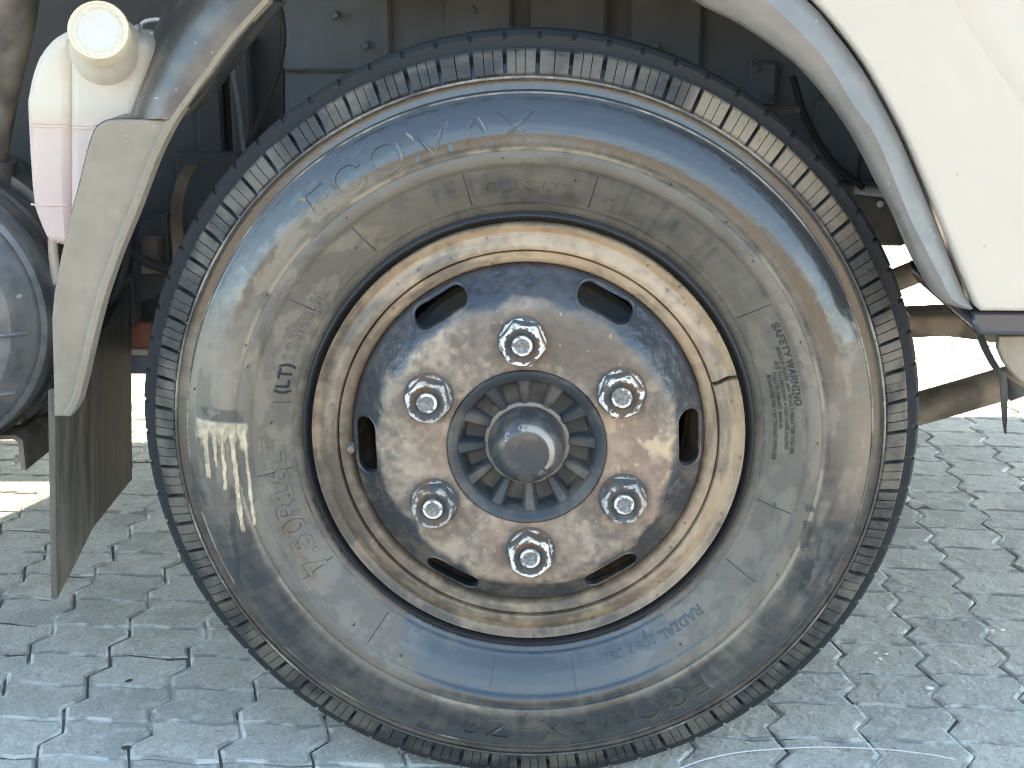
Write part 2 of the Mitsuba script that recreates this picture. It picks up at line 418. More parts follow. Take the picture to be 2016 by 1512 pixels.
def bottle_color(p, n, uv):
    s = fbm(p.x * 20, p.z * 20, p.y * 20, 3)
    lvl = smoothstep(0.722, 0.698, p.z + 0.006 * (s - 0.5)) * (0.75 + 0.25 * smoothstep(0.70, 0.60, p.z))
    c = mix((0.875, 0.82, 0.70), (0.88, 0.845, 0.765), s)
    pink = mix((0.85, 0.70, 0.66), (0.87, 0.745, 0.70), s)
    stain = smoothstep(0.69, 0.72, p.z) * smoothstep(0.735, 0.715, p.z)
    return mix(mix(c, pink, lvl), (0.80, 0.63, 0.50), 0.35 * stain)


scene["bottle_plastic"] = {"type": "principledthin", "base_color": mikit.proc(bottle_color), "roughness": 0.4, "diff_trans": 0.8, "spec_trans": 0.0}
bsdf("cap_plastic", base_color=rgb(0.66, 0.585, 0.42), roughness=0.4)
bsdf("cap_top_plastic", base_color=rgb(0.56, 0.52, 0.46), roughness=0.4)
bsdf("tube_plastic", base_color=rgb(0.52, 0.47, 0.38), roughness=0.5)
bsdf("pale_metal", base_color=rgb(0.5, 0.5, 0.49), roughness=0.4, specular=0.6)
bsdf("bumper_dark", base_color=rgb(0.045, 0.052, 0.066), roughness=0.35, specular=0.7)
bsdf("hose_black", base_color=rgb(0.035, 0.036, 0.038), roughness=0.7, specular=0.3)
bsdf("seed_dark", base_color=rgb(0.03, 0.028, 0.025), roughness=0.6)
bsdf("chip_white", base_color=rgb(0.78, 0.77, 0.73), roughness=0.6)
bsdf("wire_grey", base_color=rgb(0.55, 0.57, 0.58), roughness=0.35)
bsdf("glass_dark", base_color=rgb(0.03, 0.035, 0.04), roughness=0.08, specular=0.6)


def plaster_color(p, n, uv):
    s = fbm(p.x * 1.5, p.z * 1.5, p.y * 1.5, 4)
    return mix((0.27, 0.225, 0.165), (0.33, 0.28, 0.21), s)


bsdf("plaster", base_color=mikit.proc(plaster_color), roughness=0.9, specular=0.2)


def yard_color(p, n, uv):
    s = fbm(p.x * 3, p.y * 3, 1.0, 4)
    j = dr.minimum(dr.abs(p.y / 0.0875 - dr.floor(p.y / 0.0875) - 0.5), dr.abs(p.x / 0.1056 - dr.floor(p.x / 0.1056) - 0.5))
    return mix((0.215, 0.175, 0.125), (0.27, 0.225, 0.165), s) * (1 - 0.45 * smoothstep(0.06, 0.02, 0.0 * s + j))


bsdf("yard_concrete", base_color=mikit.proc(yard_color), roughness=0.8, specular=0.3)


# ------------------------------------------------------------------ mesh helpers
def put(key, mesh, mat, smooth=35, **k):
    n, base = 0, key
    while key in scene:
        n += 1
        key = f"{base}_{n:03d}"
    scene[key] = mikit.ply(mesh, mat, smooth, **k)
    return key


def copy(key, of, to_world):
    n, base = 0, key
    while key in scene:
        n += 1
        key = f"{base}_{n:03d}"
    scene[key] = {**scene[of], "to_world": to_world} if isinstance(of, str) else {**of, "to_world": to_world}
    return key


def tm(v, f):
    v, f = np.asarray(v, float), np.asarray(f, int)
    if f.shape[1] == 4:
        f = np.vstack([f[:, [0, 1, 2]], f[:, [0, 2, 3]]])
    return trimesh.Trimesh(v, f, process=False)


def grid_faces(n, m, wrap_n=False, wrap_m=False):
    i, j = np.meshgrid(np.arange(n if wrap_n else n - 1), np.arange(m if wrap_m else m - 1), indexing="ij")
    a, b, c, d = i * m + j, ((i + 1) % n) * m + j, ((i + 1) % n) * m + (j + 1) % m, i * m + (j + 1) % m
    return np.stack([a, b, c, d], -1).reshape(-1, 4)


def revolve(profile, n=180, cx=0.0, cz=ZC):
    """profile of (radius, y) turned about the axle"""
    pr = np.asarray(profile, float)
    a = np.arange(n) * 2 * np.pi / n
    v = np.stack([cx + pr[None, :, 0] * np.cos(a)[:, None], np.broadcast_to(pr[None, :, 1], (n, len(pr))), cz + pr[None, :, 0] * np.sin(a)[:, None]], -1).reshape(-1, 3)
    return tm(v, grid_faces(n, len(pr), wrap_n=True))


def dense(pts, k=6):
    """Catmull-Rom through the points"""
    P = np.asarray(pts, float)
    Q = np.vstack([2 * P[0] - P[1], P, 2 * P[-1] - P[-2]])
    out = []
    for i in range(1, len(Q) - 2):
        for t in np.arange(k) / k:
            a, b, c, d = Q[i - 1], Q[i], Q[i + 1], Q[i + 2]
            out.append(0.5 * (2 * b + (c - a) * t + (2 * a - 5 * b + 4 * c - d) * t * t + (3 * b - a - 3 * c + d) * t ** 3))
    return np.vstack([out, P[-1:]])


def resample(P, n):
    P = np.asarray(P, float)
    s = np.r_[0, np.cumsum(np.linalg.norm(np.diff(P, axis=0), axis=1))]
    t = np.linspace(0, s[-1], n)
    return np.stack([np.interp(t, s, P[:, k]) for k in range(P.shape[1])], 1)


def loft(curves, closed=False, cap=False):
    C = np.stack(curves)                       # (m curves, n points, 3)
    m, n = C.shape[:2]
    f = grid_faces(m, n, wrap_n=closed)
    mesh = tm(C.reshape(-1, 3), f)
    if cap:
        fs = [mesh.faces]
        for e in (0, n - 1):
            idx = np.arange(m) * n + e
            fs.append(np.array([[idx[0], idx[i], idx[i + 1]] for i in range(1, m - 1)]))
        mesh = trimesh.Trimesh(mesh.vertices, np.vstack(fs), process=False)
    return mesh


def tube(path, r, sides=12, caps=True):
    P = np.asarray(path, float)
    t = np.gradient(P, axis=0)
    t /= np.linalg.norm(t, axis=1, keepdims=True)
    ref = np.eye(3)[np.argmin(np.abs(t).max(0))]
    a = np.cross(t, ref)
    a /= np.linalg.norm(a, axis=1, keepdims=True)
    b = np.cross(t, a)
    ang = np.arange(sides) * 2 * np.pi / sides
    rr = np.broadcast_to(r, (len(P),))
    v = P[:, None] + rr[:, None, None] * (np.cos(ang)[None, :, None] * a[:, None] + np.sin(ang)[None, :, None] * b[:, None])
    f = grid_faces(len(P), sides, wrap_m=True)
    V = v.reshape(-1, 3)
    f3 = np.vstack([f[:, [0, 1, 2]], f[:, [0, 2, 3]]])
    if caps:
        V = np.vstack([V, P[:1], P[-1:]])
        i = np.arange(sides)
        j = (i + 1) % sides
        e = (len(P) - 1) * sides
        f3 = np.vstack([f3, np.stack([i, j, i * 0 + len(V) - 2], 1), np.stack([e + j, e + i, i * 0 + len(V) - 1], 1)])
    return trimesh.Trimesh(V, f3, process=False)


def box(x0, x1, y0, y1, z0, z1, b=0.0):
    m = trimesh.creation.box((x1 - x0, y1 - y0, z1 - z0))
    m.apply_translation(((x0 + x1) / 2, (y0 + y1) / 2, (z0 + z1) / 2))
    if b:
        c = np.array([(x0 + x1) / 2, (y0 + y1) / 2, (z0 + z1) / 2])
        h = np.array([x1 - x0, y1 - y0, z1 - z0]) / 2
        pts = []
        for k in range(3):
            hh = h - b
            hh[k] = h[k]
            pts += [c + hh * np.array(s) for s in np.ndindex(2, 2, 2) for s in [[2 * q - 1 for q in s]]]
        m = trimesh.convex.convex_hull(np.array(pts))
    return m


def ccw(P):
    P = np.asarray(P, float)
    a = np.sum(P[:, 0] * np.roll(P[:, 1], -1) - np.roll(P[:, 0], -1) * P[:, 1])
    return P if a > 0 else P[::-1]


def bevel_slab(P, y0, y1, b=0.004, steps=3, bow=None, by=None):
    """outline P of (x, z) as a slab from y0 (towards the street) back to y1, its front edge rounded by b; bow(x, z) shifts it in y"""
    P = ccw(P)
    e = np.roll(P, -1, 0) - P
    nrm = np.stack([e[:, 1], -e[:, 0]], 1) / np.maximum(np.linalg.norm(e, axis=1, keepdims=True), 1e-9)
    vn = nrm + np.roll(nrm, 1, 0)
    vn /= np.maximum((vn * vn).sum(1, keepdims=True), 1.0) / 2 + 1e-9
    vn *= 1.0 / np.maximum(np.linalg.norm(vn, axis=1, keepdims=True), 1e-9)
    by = b if by is None else by
    rings = [(P, y1)]
    for k in range(steps + 1):
        t = k / steps * np.pi / 2
        rings.append((P - vn * b * (1 - math.cos(t)), y0 + by * (1 - math.sin(t))))
    V = np.vstack([np.column_stack([q[:, 0], np.full(len(q), y), q[:, 1]]) for q, y in rings])
    n = len(P)
    f = grid_faces(len(rings), n, wrap_m=True)
    f = np.vstack([f[:, [0, 1, 2]], f[:, [0, 2, 3]]])
    from shapely.geometry import Polygon
    fs = [f]
    for q, off, flip in ((rings[-1][0], (len(rings) - 1) * n, True), (P, 0, False)):
        import mapbox_earcut
        tri = mapbox_earcut.triangulate_float64(q, np.array([len(q)], np.uint32)).reshape(-1, 3).astype(int)
        fs.append(tri[:, ::-1] + off if flip else tri + off)
    if bow is not None:
        V[:, 1] += bow(V[:, 0], V[:, 2])
    return trimesh.Trimesh(V, np.vstack(fs), process=False)


def px_poly(pts, Y):
    return np.array([at(x, y, Y)[[0, 2]] for x, y in pts])


def px_curve(pts, Y, n=40, k=6):
    P = np.array([at(x, y, Y) for x, y in pts])
    return resample(dense(P, k), n)


def smooth_poly(pts, Y, k=5):
    P = px_poly(pts, Y)
    D = dense(np.vstack([P, P[:1]]), k)
    return D[:-1]


# ------------------------------------------------------------------ pavement
CW, RD = 0.1056, 0.0875                        # paver pitch: across and in depth
ROT = math.radians(-1.1)


def to_yard(u, v):
    """paver grid (column, row) to the ground"""
    x, y = u * CW, v * RD
    return math.cos(ROT) * x - math.sin(ROT) * y - 0.028, math.sin(ROT) * x + math.cos(ROT) * y + 0.1125


def paver_outline():
    zig = [(0, 0), (-0.0095, 0.33), (0.0095, 0.66), (0, 1)]          # side edge, from near (0) to far (1)
    left = [(zx, t * RD) for zx, t in zig]
    wave = lambda s: 0.0042 * math.sin(2 * math.pi * s)
    near = [(s * CW, wave(s)) for s in (0, 0.25, 0.5, 0.75, 1)]
    far = [(s * CW, RD + wave(s)) for s in (1, 0.75, 0.5, 0.25, 0)]
    right = [(CW + zx, t * RD) for zx, t in zig]
    return np.array(near + right[1:-1] + far + left[1:-1][::-1])


def paver_mesh(seed):
    r = np.random.default_rng(seed)
    P = ccw(paver_outline())
    P[:, 0] = (P[:, 0] - CW / 2) * 0.988 + CW / 2
    e = np.roll(P, -1, 0) - P
    nr = np.stack([e[:, 1], -e[:, 0]], 1) / np.linalg.norm(e, axis=1, keepdims=True)
    vn = nr + np.roll(nr, 1, 0)
    vn = vn / (vn * vn).sum(1, keepdims=True) * 2
    j = r.normal(0, 0.0006, P.shape)
    rings = [(P - vn * 0.0007, -0.03), (P - vn * 0.0007 + j * 0.6, -0.0032), (P - vn * 0.0018 + j, -0.0011), (P - vn * 0.0052 + j, 0.0)]
    V = np.vstack([np.column_stack([q, np.full(len(q), z) + (r.normal(0, 0.0003, len(q)) if z > -0.01 else 0)]) for q, z in rings])
    n = len(P)
    f = grid_faces(len(rings), n, wrap_m=True)
    f = np.vstack([f[:, [0, 1, 2]], f[:, [0, 2, 3]]])
    import mapbox_earcut
    tri = mapbox_earcut.triangulate_float64(rings[-1][0], np.array([n], np.uint32)).reshape(-1, 3).astype(int)
    V[:, 0] -= CW / 2
    V[:, 1] -= RD / 2
    return trimesh.Trimesh(V, np.vstack([f, tri + 3 * n]), process=False)


paver_meshes = [paver_mesh(100 + i) for i in range(6)]
paver_plys = [[mikit.ply(m, f"paver_{b}", False) for m in paver_meshes] for b in range(4)]
places = []
for cu in range(-24, 24):
    for rv in range(-16, 46):
        x, y = to_yard(cu + 0.5, rv + 0.5)
        px, py = project((x, y, 0))
        vis = -30 < px < 2046 and 0 < py < 1545 and ((px - 1040) / 735) ** 2 + ((py - 800) / 690) ** 2 > 1 and y > -0.3
        tilt = (RND.normal(0, 0.55), RND.normal(0, 0.45))
        M = T().translate([x, y, RND.normal(0, 0.0008)]).rotate([0, 0, 1], math.degrees(ROT) + RND.normal(0, 0.5)).rotate([1, 0, 0], tilt[0]).rotate([0, 1, 0], tilt[1])
        places.append((not vis or y > 1.75, y, M, int(RND.integers(6)), int(RND.choice(4))))
places.sort(key=lambda q: (q[0], q[1]))
rest_v, rest_f, o = [], [], 0
for k, (_, y, M, a, b) in enumerate(places):
    if k < 290 and not places[k][0]:
        copy("pavement__paver", paver_plys[b][a], M)
    else:
        m = np.array(M.matrix, float)
        v = np.asarray(paver_meshes[a].vertices) @ m[:3, :3].T + m[:3, 3]
        rest_v.append(v)
        rest_f.append(paver_meshes[a].faces + o)
        o += len(v)
put("pavement__far_pavers", trimesh.Trimesh(np.vstack(rest_v), np.vstack(rest_f), process=False), "paver_0", False)
labels["pavement__far_pavers"] = {"kind": "stuff", "label": "grey interlocking pavers running on past the truck"}
put("pavement", box(-2.56, 2.56, -1.35, 4.2, -0.3, -0.0026), "joint_sand", False)
labels["pavement"] = {"kind": "structure", "label": "pavement of wavy grey interlocking concrete pavers"}
hole = []
for x0, x1, y0, y1 in ((-60, 60, -60, -1.36), (-60, 60, 4.21, 80), (-60, -2.57, -1.36, 4.21), (2.57, 60, -1.36, 4.21)):
    hole.append(box(x0, x1, y0, y1, -0.3, -0.004))
put("ground", trimesh.util.concatenate(hole), "yard_concrete", False)
labels["ground"] = {"kind": "structure", "label": "sunlit sandy yard around the pavement"}

# ------------------------------------------------------------------ truck wheel
W = "truck__wheel"
prof = np.array([(0.2290, 0.012), (0.2335, 0.0055), (0.2375, 0.0030), (0.2415, 0.0010), (0.2440, -0.0015), (0.2475, -0.0035), (0.2600, -0.0120), (0.2720, -0.0182), (0.2810, -0.0222), (0.2832, -0.0248),
                 (0.2860, -0.0268), (0.2900, -0.0276), (0.2945, -0.0276), (0.2972, -0.0262), (0.2985, -0.0272), (0.3050, -0.0287), (0.3140, -0.0281), (0.3230, -0.0258), (0.3310, -0.0222), (0.3385, -0.0176), (0.3440, -0.0134),
                 (0.3475, -0.0104), (0.3498, -0.0086), (0.3516, -0.0076), (0.3523, -0.0015), (0.3532, 0.0022), (0.3600, 0.0036), (0.3637, 0.0029), (0.3648, 0.0008), (0.3658, 0.0060), (0.3700, 0.0090), (0.3800, 0.0160), (0.3840, 0.0230)])
d_prof = []
for i in range(len(prof) - 1):
    for t in (0, 1 / 3, 2 / 3):
        d_prof.append(prof[i] * (1 - t) + prof[i + 1] * t)
d_prof = np.array(d_prof + [prof[-1]])
YM = 0.088                                      # middle plane of the tyre
crown = [(0.3850, 0.0250), (0.3880, 0.0270), (0.4000, 0.0280), (0.4045, 0.0340), (0.4055, 0.0480), (0.3950, 0.0490), (0.3950, 0.0560), (0.4075, 0.0570), (0.4080, 0.0875)]
full = np.vstack([d_prof, crown])
back = full[::-1].copy()
back[:, 1] = 2 * YM - back[:, 1]
nb = len(d_prof)
put(W + "__tyre", revolve(np.vstack([d_prof, [(0.3850, 0.0245)]]), 540), "tyre_rubber", 30)
put(W + "__tread_base", revolve(np.vstack([crown, back[1:]]), 360), "tread_dark", 30)


def side_y(r):
    return np.interp(r, d_prof[:, 0], d_prof[:, 1])


def bend_block(sec, a0, a1, n=3):
    """a closed (radius, y) section turned from angle a0 to a1"""
    sec = np.asarray(sec, float)
    a = np.linspace(a0, a1, n)
    curves = [np.stack([q[0] * np.cos(a), np.full(n, q[1]), q[0] * np.sin(a)], 1) for q in sec]
    return loft(curves, closed=True, cap=True)


block_sec = [(0.3635, 0.0060), (0.3688, 0.0035), (0.3705, 0.0038), (0.3820, 0.0082), (0.3890, 0.0118), (0.3908, 0.0145), (0.3912, 0.0200), (0.3880, 0.0240), (0.3800, 0.0240)]
NG = 74
step = 2 * math.pi / NG
variants = []
for v in range(3):
    cuts = [(0.11, 0.385), (0.410, 0.675), (0.700, 0.985)] if v < 2 else [(0.11, 0.53), (0.56, 0.985)]
    if v == 1:
        cuts = [(0.125, 0.42), (0.447, 0.70), (0.728, 0.985)]
    variants.append([mikit.ply(bend_block(block_sec, c0 * step, c1 * step), "tread_rubber", 25) for c0, c1 in cuts])
for g in range(NG):
    v = rng.choices((0, 1, 2), (4, 4, 1))[0]
    for blk in variants[v]:
        copy(W + "__tread_block", blk, T().translate([0, RND.normal(0, 0.0004), ZC]).rotate([0, 1, 0], -math.degrees(g * step + 0.015)))
# the next rib in: blocks joined, past what can be picked apart
ribs = []
for sgn in (0, 1):
    for g in range(NG):
        sec = [(0.3880, 0.0285), (0.4030, 0.0272), (0.4068, 0.0335), (0.4074, 0.0450), (0.3900, 0.0460)]
        if sgn:
            sec = [(0.3640, 2 * YM - 0.008), (0.3905, 2 * YM - 0.014), (0.3912, 2 * YM - 0.020), (0.3880, 2 * YM - 0.024), (0.38, 2 * YM - 0.024)]
        m = bend_block(sec, g * step + 0.1 * step + 0.015, (g + 1.0) * step + 0.012, 3)
        m.apply_translation((0, 0, ZC))
        ribs.append(m)
put(W + "__tread_rib", trimesh.util.concatenate(ribs), "tread_dark", False)
labels[W + "__tread_rib"] = {"kind": "stuff", "label": "inner tread ribs of the tyre"}
# worn thin edges, paler towards the top as painted sheen: mould lines round the shoulder
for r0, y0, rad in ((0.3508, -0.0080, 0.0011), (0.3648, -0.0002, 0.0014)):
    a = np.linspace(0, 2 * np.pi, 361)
    put(W + "__shoulder_line", tube(np.stack([r0 * np.cos(a), np.full(361, y0), ZC + r0 * np.sin(a)], 1), rad, 8, caps=False), "worn_sheen_edge", True)


def bend_text(text, height, deg, r_base, depth=0.0011, spread=1.0, bold=False):
    m = meshkit.text_mesh(text, height, depth + 0.0012, bold)
    v = np.array(m.vertices)
    mid = (v[:, 0].min() + v[:, 0].max()) / 2
    ang = math.radians(deg) - (v[:, 0] - mid) * spread / (r_base + height / 2)
    r = r_base + v[:, 1]
    y = side_y(r) - (v[:, 2] - 0.0012)
    return trimesh.Trimesh(np.stack([r * np.cos(ang), y, ZC + r * np.sin(ang)], 1), m.faces, process=False)


for text, h, deg, rb, dep, spread, bold, what in (
        ("ECOMAX", 0.0300, 110.4, 0.3055, 0.0011, 1.38, False, "large raised lettering at the top of the sidewall"),
        ("ECOMAX-Z8", 0.0270, 282.0, 0.3090, 0.0012, 1.22, False, "large raised lettering at the bottom of the sidewall"),
        ("7.50R16LT", 0.0190, 196.5, 0.2525, 0.0018, 1.15, True, "tyre size lettering on the lower left of the sidewall"),
        ("120/116L", 0.0120, 152.0, 0.2500, 0.0011, 1.1, True, "load index lettering on the left of the sidewall"),
        ("(LT)", 0.0120, 165.8, 0.2500, 0.0014, 1.1, True, "dark bracketed letters on the left of the sidewall"),
        ("SAFETY WARNING", 0.0066, 18.2, 0.2725, 0.0010, 1.1, True, "warning heading on the right of the sidewall"),
        ("E C SAFE", 0.0095, 89.5, 0.2560, 0.0008, 1.5, True, "small lettering at the top of the sidewall"),
        ("RADIAL", 0.0090, 309.0, 0.2540, 0.0011, 1.2, True, "radial lettering on the lower right of the sidewall"),
        ("ICS2 CS1", 0.0085, 295.0, 0.2530, 0.0009, 1.1, False, "faint lettering at the bottom of the sidewall")):
    k = put(W + "__lettering", bend_text(text, h, deg, rb, dep, spread, bold), {"RADIAL": "bead_black", "SAFETY WARNING": "bead_black", "(LT)": "tread_dark", "120/116L": "letter_grey"}.get(text, "tyre_rubber"), False)
    labels[k] = {"label": what}
for i, (t, dg) in enumerate((("SERIOUS INJURY MAY RESULT FROM TIRE FAILURE", 10.2), ("DUE TO UNDERINFLATION OVERLOADING", 9.0), ("FOLLOW OWNERS MANUAL", 10.0), ("MOUNTING ONLY BY TRAINED PERSONS", 6.0))):
    k = put(W + "__lettering", bend_text(t, 0.0036, dg, 0.2672 - 0.0054 * i, 0.0009, 0.92), "bead_black", False)
    labels[k] = {"label": "line of small warning print on the right of the sidewall"}
# fine mould ribs across the lettered zone
for deg in (76, 103, 128, 148, 171.5, 188, 213, 233, 262, 281, 300, 328, 345, 31.5):
    r = np.linspace(0.246, 0.2805 if deg not in (300, 171.5) else 0.262, 8)
    a = math.radians(deg)
    put(W + "__mould_rib", tube(np.stack([r * math.cos(a), side_y(r) - 0.0001, ZC + r * math.sin(a)], 1), 0.0006, 6), "bead_black", True)
# rubber vent hairs
hair = RND.uniform(0, 360, 26)
hs = []
for deg in hair:
    r0 = RND.choice([0.262, 0.2725, 0.3, 0.292, 0.343])
    a = math.radians(deg)
    y = float(side_y(r0))
    P = np.array([[r0 * math.cos(a), y + 0.001, ZC + r0 * math.sin(a)], [r0 * math.cos(a) + RND.normal(0, .0008), y - 0.004, ZC + r0 * math.sin(a) - 0.0015]])
    hs.append(tube(P, 0.0006, 5))
put(W + "__vent_hairs", trimesh.util.concatenate(hs), "bead_black", True)
labels[W + "__vent_hairs"] = {"kind": "stuff", "label": "short rubber vent hairs on the sidewall"}

# rim: gutter, split side ring, black flange lip
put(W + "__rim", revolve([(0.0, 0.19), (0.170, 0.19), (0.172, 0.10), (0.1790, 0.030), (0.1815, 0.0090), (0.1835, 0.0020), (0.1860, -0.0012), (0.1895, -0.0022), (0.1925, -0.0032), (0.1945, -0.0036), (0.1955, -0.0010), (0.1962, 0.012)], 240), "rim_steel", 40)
ring_sec = [(0.1960, 0.0100), (0.1962, -0.0035), (0.1972, -0.0068), (0.2000, -0.0080), (0.2050, -0.0066), (0.2100, -0.0030), (0.2140, -0.0012), (0.2175, -0.0034), (0.2200, -0.0066), (0.2218, -0.0078), (0.2228, -0.0058), (0.2230, 0.0130)]
gap = math.radians(17.8)
m = bend_block(ring_sec, gap + 0.011, gap - 0.011 + 2 * math.pi, 300)
m.apply_translation((0, 0, ZC))
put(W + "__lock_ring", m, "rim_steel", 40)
labels[W + "__lock_ring"] = {"label": "split side ring of the rim with a dark gap at its right"}
put(W + "__flange", revolve([(0.2195, 0.016), (0.2232, 0.0120), (0.2240, 0.0060), (0.2252, 0.0040), (0.2262, 0.0052), (0.2272, 0.0025), (0.2285, -0.0028), (0.2305, -0.0052), (0.2325, -0.0040), (0.2338, 0.0010), (0.2345, 0.012)], 260), "bead_black", 60)
put(W + "__bead_seat", revolve([(0.170, 0.10), (0.2345, 0.012), (0.2345, 0.0125), (0.18, 0.15)], 90), "dusty_iron", 40)

# disc with six slots
dp = [(0.0805, -0.0330), (0.0815, -0.0350), (0.0900, -0.0356), (0.1100, -0.0356), (0.1300, -0.0354), (0.1400, -0.0348), (0.1460, -0.0332), (0.1510, -0.0300), (0.1555, -0.0255), (0.1600, -0.0208), (0.1650, -0.0152), (0.1700, -0.0098),
      (0.1740, -0.0056), (0.1775, -0.0022), (0.1800, 0.0010), (0.1818, 0.0050), (0.1824, 0.0120)]
dp = np.array(dp)
dpd = dense(dp, 2)
thick = [(r - 0.004, y + 0.007) for r, y in dpd[::-1]]
closed = np.vstack([dpd, thick])
nA = 240
a = np.arange(nA) * 2 * np.pi / nA
V = np.stack([closed[None, :, 0] * np.cos(a)[:, None], np.broadcast_to(closed[None, :, 1], (nA, len(closed))), closed[None, :, 0] * np.sin(a)[:, None]], -1).reshape(-1, 3)
q = grid_faces(nA, len(closed), wrap_n=True, wrap_m=True)
tri = np.vstack([q[:, [0, 1, 2]], q[:, [0, 2, 3]]])
if trimesh.Trimesh(V, tri, process=False).volume < 0:
    tri = tri[:, ::-1]
man = m3.Manifold(m3.Mesh(V.astype(np.float32), tri.astype(np.uint32)))
SLOT = math.radians(2.0)


def stadium(L, w, n=10):
    t = np.linspace(-np.pi / 2, np.pi / 2, n)
    right = np.stack([L / 2 - w / 2 + w / 2 * np.cos(t), w / 2 * np.sin(t)], 1)
    return np.vstack([right, -right])


for k in range(6):
    an = SLOT + k * math.pi / 3
    st = stadium(0.060, 0.0215)
    # bent along the circle, cut straight through along the axle
    rr, aa = 0.1655 + st[:, 1], an + st[:, 0] / 0.1655
    poly = ccw(np.stack([rr * np.cos(aa), rr * np.sin(aa)], 1))
    cut = m3.CrossSection([poly.tolist()]).extrude(0.2).translate((0, 0, -0.1)).rotate((-90, 0, 0))
    # extrude ran along z; rotate(-90 about x) maps z to +y and y to -z, so mirror z back
    cut = cut.scale((1, 1, -1)) if True else cut
    man = man - cut
mm = man.to_mesh()
disc = trimesh.Trimesh(np.array(mm.vert_properties[:, :3]) + [0, 0, ZC], np.array(mm.tri_verts), process=False)
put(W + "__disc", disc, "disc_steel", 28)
labels[W + "__disc"] = {"label": "rusty brown and black steel wheel disc with six slots"}
# rolled lips round the slots
for k in range(6):
    an = SLOT + k * math.pi / 3
    st = stadium(0.0635, 0.0250, 14)
    rr, aa = 0.1655 + st[:, 1], an + st[:, 0] / 0.1655
    yy = np.interp(rr, dp[:, 0], dp[:, 1]) + 0.0006
    P = np.stack([rr * np.cos(aa), yy, ZC + rr * np.sin(aa)], 1)
    put(W + "__slot_lip", tube(np.vstack([P, P[:1]]), 0.0016, 8, caps=False), "disc_steel", True)
put(W + "__brake_drum", revolve([(0.0, 0.07), (0.120, 0.07), (0.155, 0.072), (0.160, 0.078), (0.1605, 0.16), (0.15, 0.165), (0.0, 0.166)], 90), "liner_grey", 35)

# nuts and studs
hexr = lambda t, af: af / 2 / math.cos((t % (math.pi / 3)) - math.pi / 6)


def nut_mesh():
    n = 48
    t = np.arange(n) * 2 * np.pi / n
    hx = np.array([hexr(x, 0.0410) for x in t])
    chz = 0.0008 + 0.0042 * (hx - hx.min()) / (hx.max() - hx.min())      # the cone that rounds the corners
    rings = [(np.full(n, 0.0255), np.zeros(n)), (np.full(n, 0.0252), np.full(n, 0.0022)), (hx, np.full(n, 0.0026)), (hx, 0.0215 - chz), (np.minimum(hx, 0.0200), np.full(n, 0.0220)),
             (np.full(n, 0.0163), np.full(n, 0.0224)), (np.full(n, 0.0150), np.full(n, 0.0205)), (np.full(n, 0.0128), np.full(n, 0.0190)), (np.full(n, 0.0105), np.full(n, 0.0175))]
    V = np.vstack([np.column_stack([r * np.cos(t), -h, r * np.sin(t)]) for r, h in rings])
    return tm(V, grid_faces(len(rings), n, wrap_m=True))


def stud_mesh():
    return revolve([(0.0104, -0.012), (0.0104, -0.0222), (0.0097, -0.0236), (0.0078, -0.0240), (0.0066, -0.0230), (0.0060, -0.0222), (0.0001, -0.0220)], 32, 0, 0)


nm, sm = nut_mesh(), stud_mesh()
nut_ply = mikit.ply(nm, "nut_steel", False, uv=np.asarray(nm.vertices)[:, [0, 2]])
stud_ply = mikit.ply(sm, "stud_steel", True, uv=np.asarray(sm.vertices)[:, [0, 2]])
for k, turn in enumerate((8, 14, -6, 20, 2, -11)):
    an = math.radians(92.2 + 60 * k)
    P = [0.1111 * math.cos(an), -0.0354, ZC + 0.1111 * math.sin(an)]
    copy(W + "__lug_nut", nut_ply, T().translate(P).rotate([0, 1, 0], turn))
    copy(W + "__stud", stud_ply, T().translate(P).rotate([0, 1, 0], turn * 3))

# hub: ring, ribs and cap
put(W + "__hub", revolve([(0.0806, -0.020), (0.0808, -0.0355), (0.0795, -0.0375), (0.0770, -0.0372), (0.0745, -0.0350), (0.0715, -0.0330), (0.0690, -0.0305), (0.0672, -0.0250), (0.0655, -0.0160), (0.0630, -0.0125), (0.0560, -0.0115), (0.0400, -0.0115)], 120), "hub_iron", 35)
for k in range(12):
    an = -30.0 * k - 3
    pts = []
    for r, hw, y0 in ((0.0425, 0.0042, -0.0215), (0.0560, 0.0034, -0.0235), (0.0655, 0.0052, -0.0300), (0.0690, 0.0075, -0.0310)):
        for s in (-1, 1):
            pts += [(r, y0, s * hw * 0.6), (r, y0 + 0.003, s * hw), (r, -0.0112, s * hw * 1.3)]
    f = trimesh.convex.convex_hull(np.array(pts))
    copy(W + "__hub_rib", mikit.ply(f, "hub_iron", 30), T().translate([0, 0, ZC]).rotate([0, 1, 0], an))
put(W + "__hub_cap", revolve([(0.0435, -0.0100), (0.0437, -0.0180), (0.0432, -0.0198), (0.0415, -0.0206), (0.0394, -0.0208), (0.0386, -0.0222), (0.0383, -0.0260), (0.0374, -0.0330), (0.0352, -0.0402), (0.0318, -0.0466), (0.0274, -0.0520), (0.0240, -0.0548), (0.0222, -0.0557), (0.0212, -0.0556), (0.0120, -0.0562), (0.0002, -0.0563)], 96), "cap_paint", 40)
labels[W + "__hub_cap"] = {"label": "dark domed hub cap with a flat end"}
c0 = at(690, 886, -0.004)
put(W + "__valve_stem", tube([c0 + [0.004, 0.05, 0.006], c0 + [0.001, 0.012, 0.002], c0, c0 + [0, -0.0015, 0]], [0.0042, 0.0045, 0.0045, 0.0032], 12), "dusty_iron", 40)

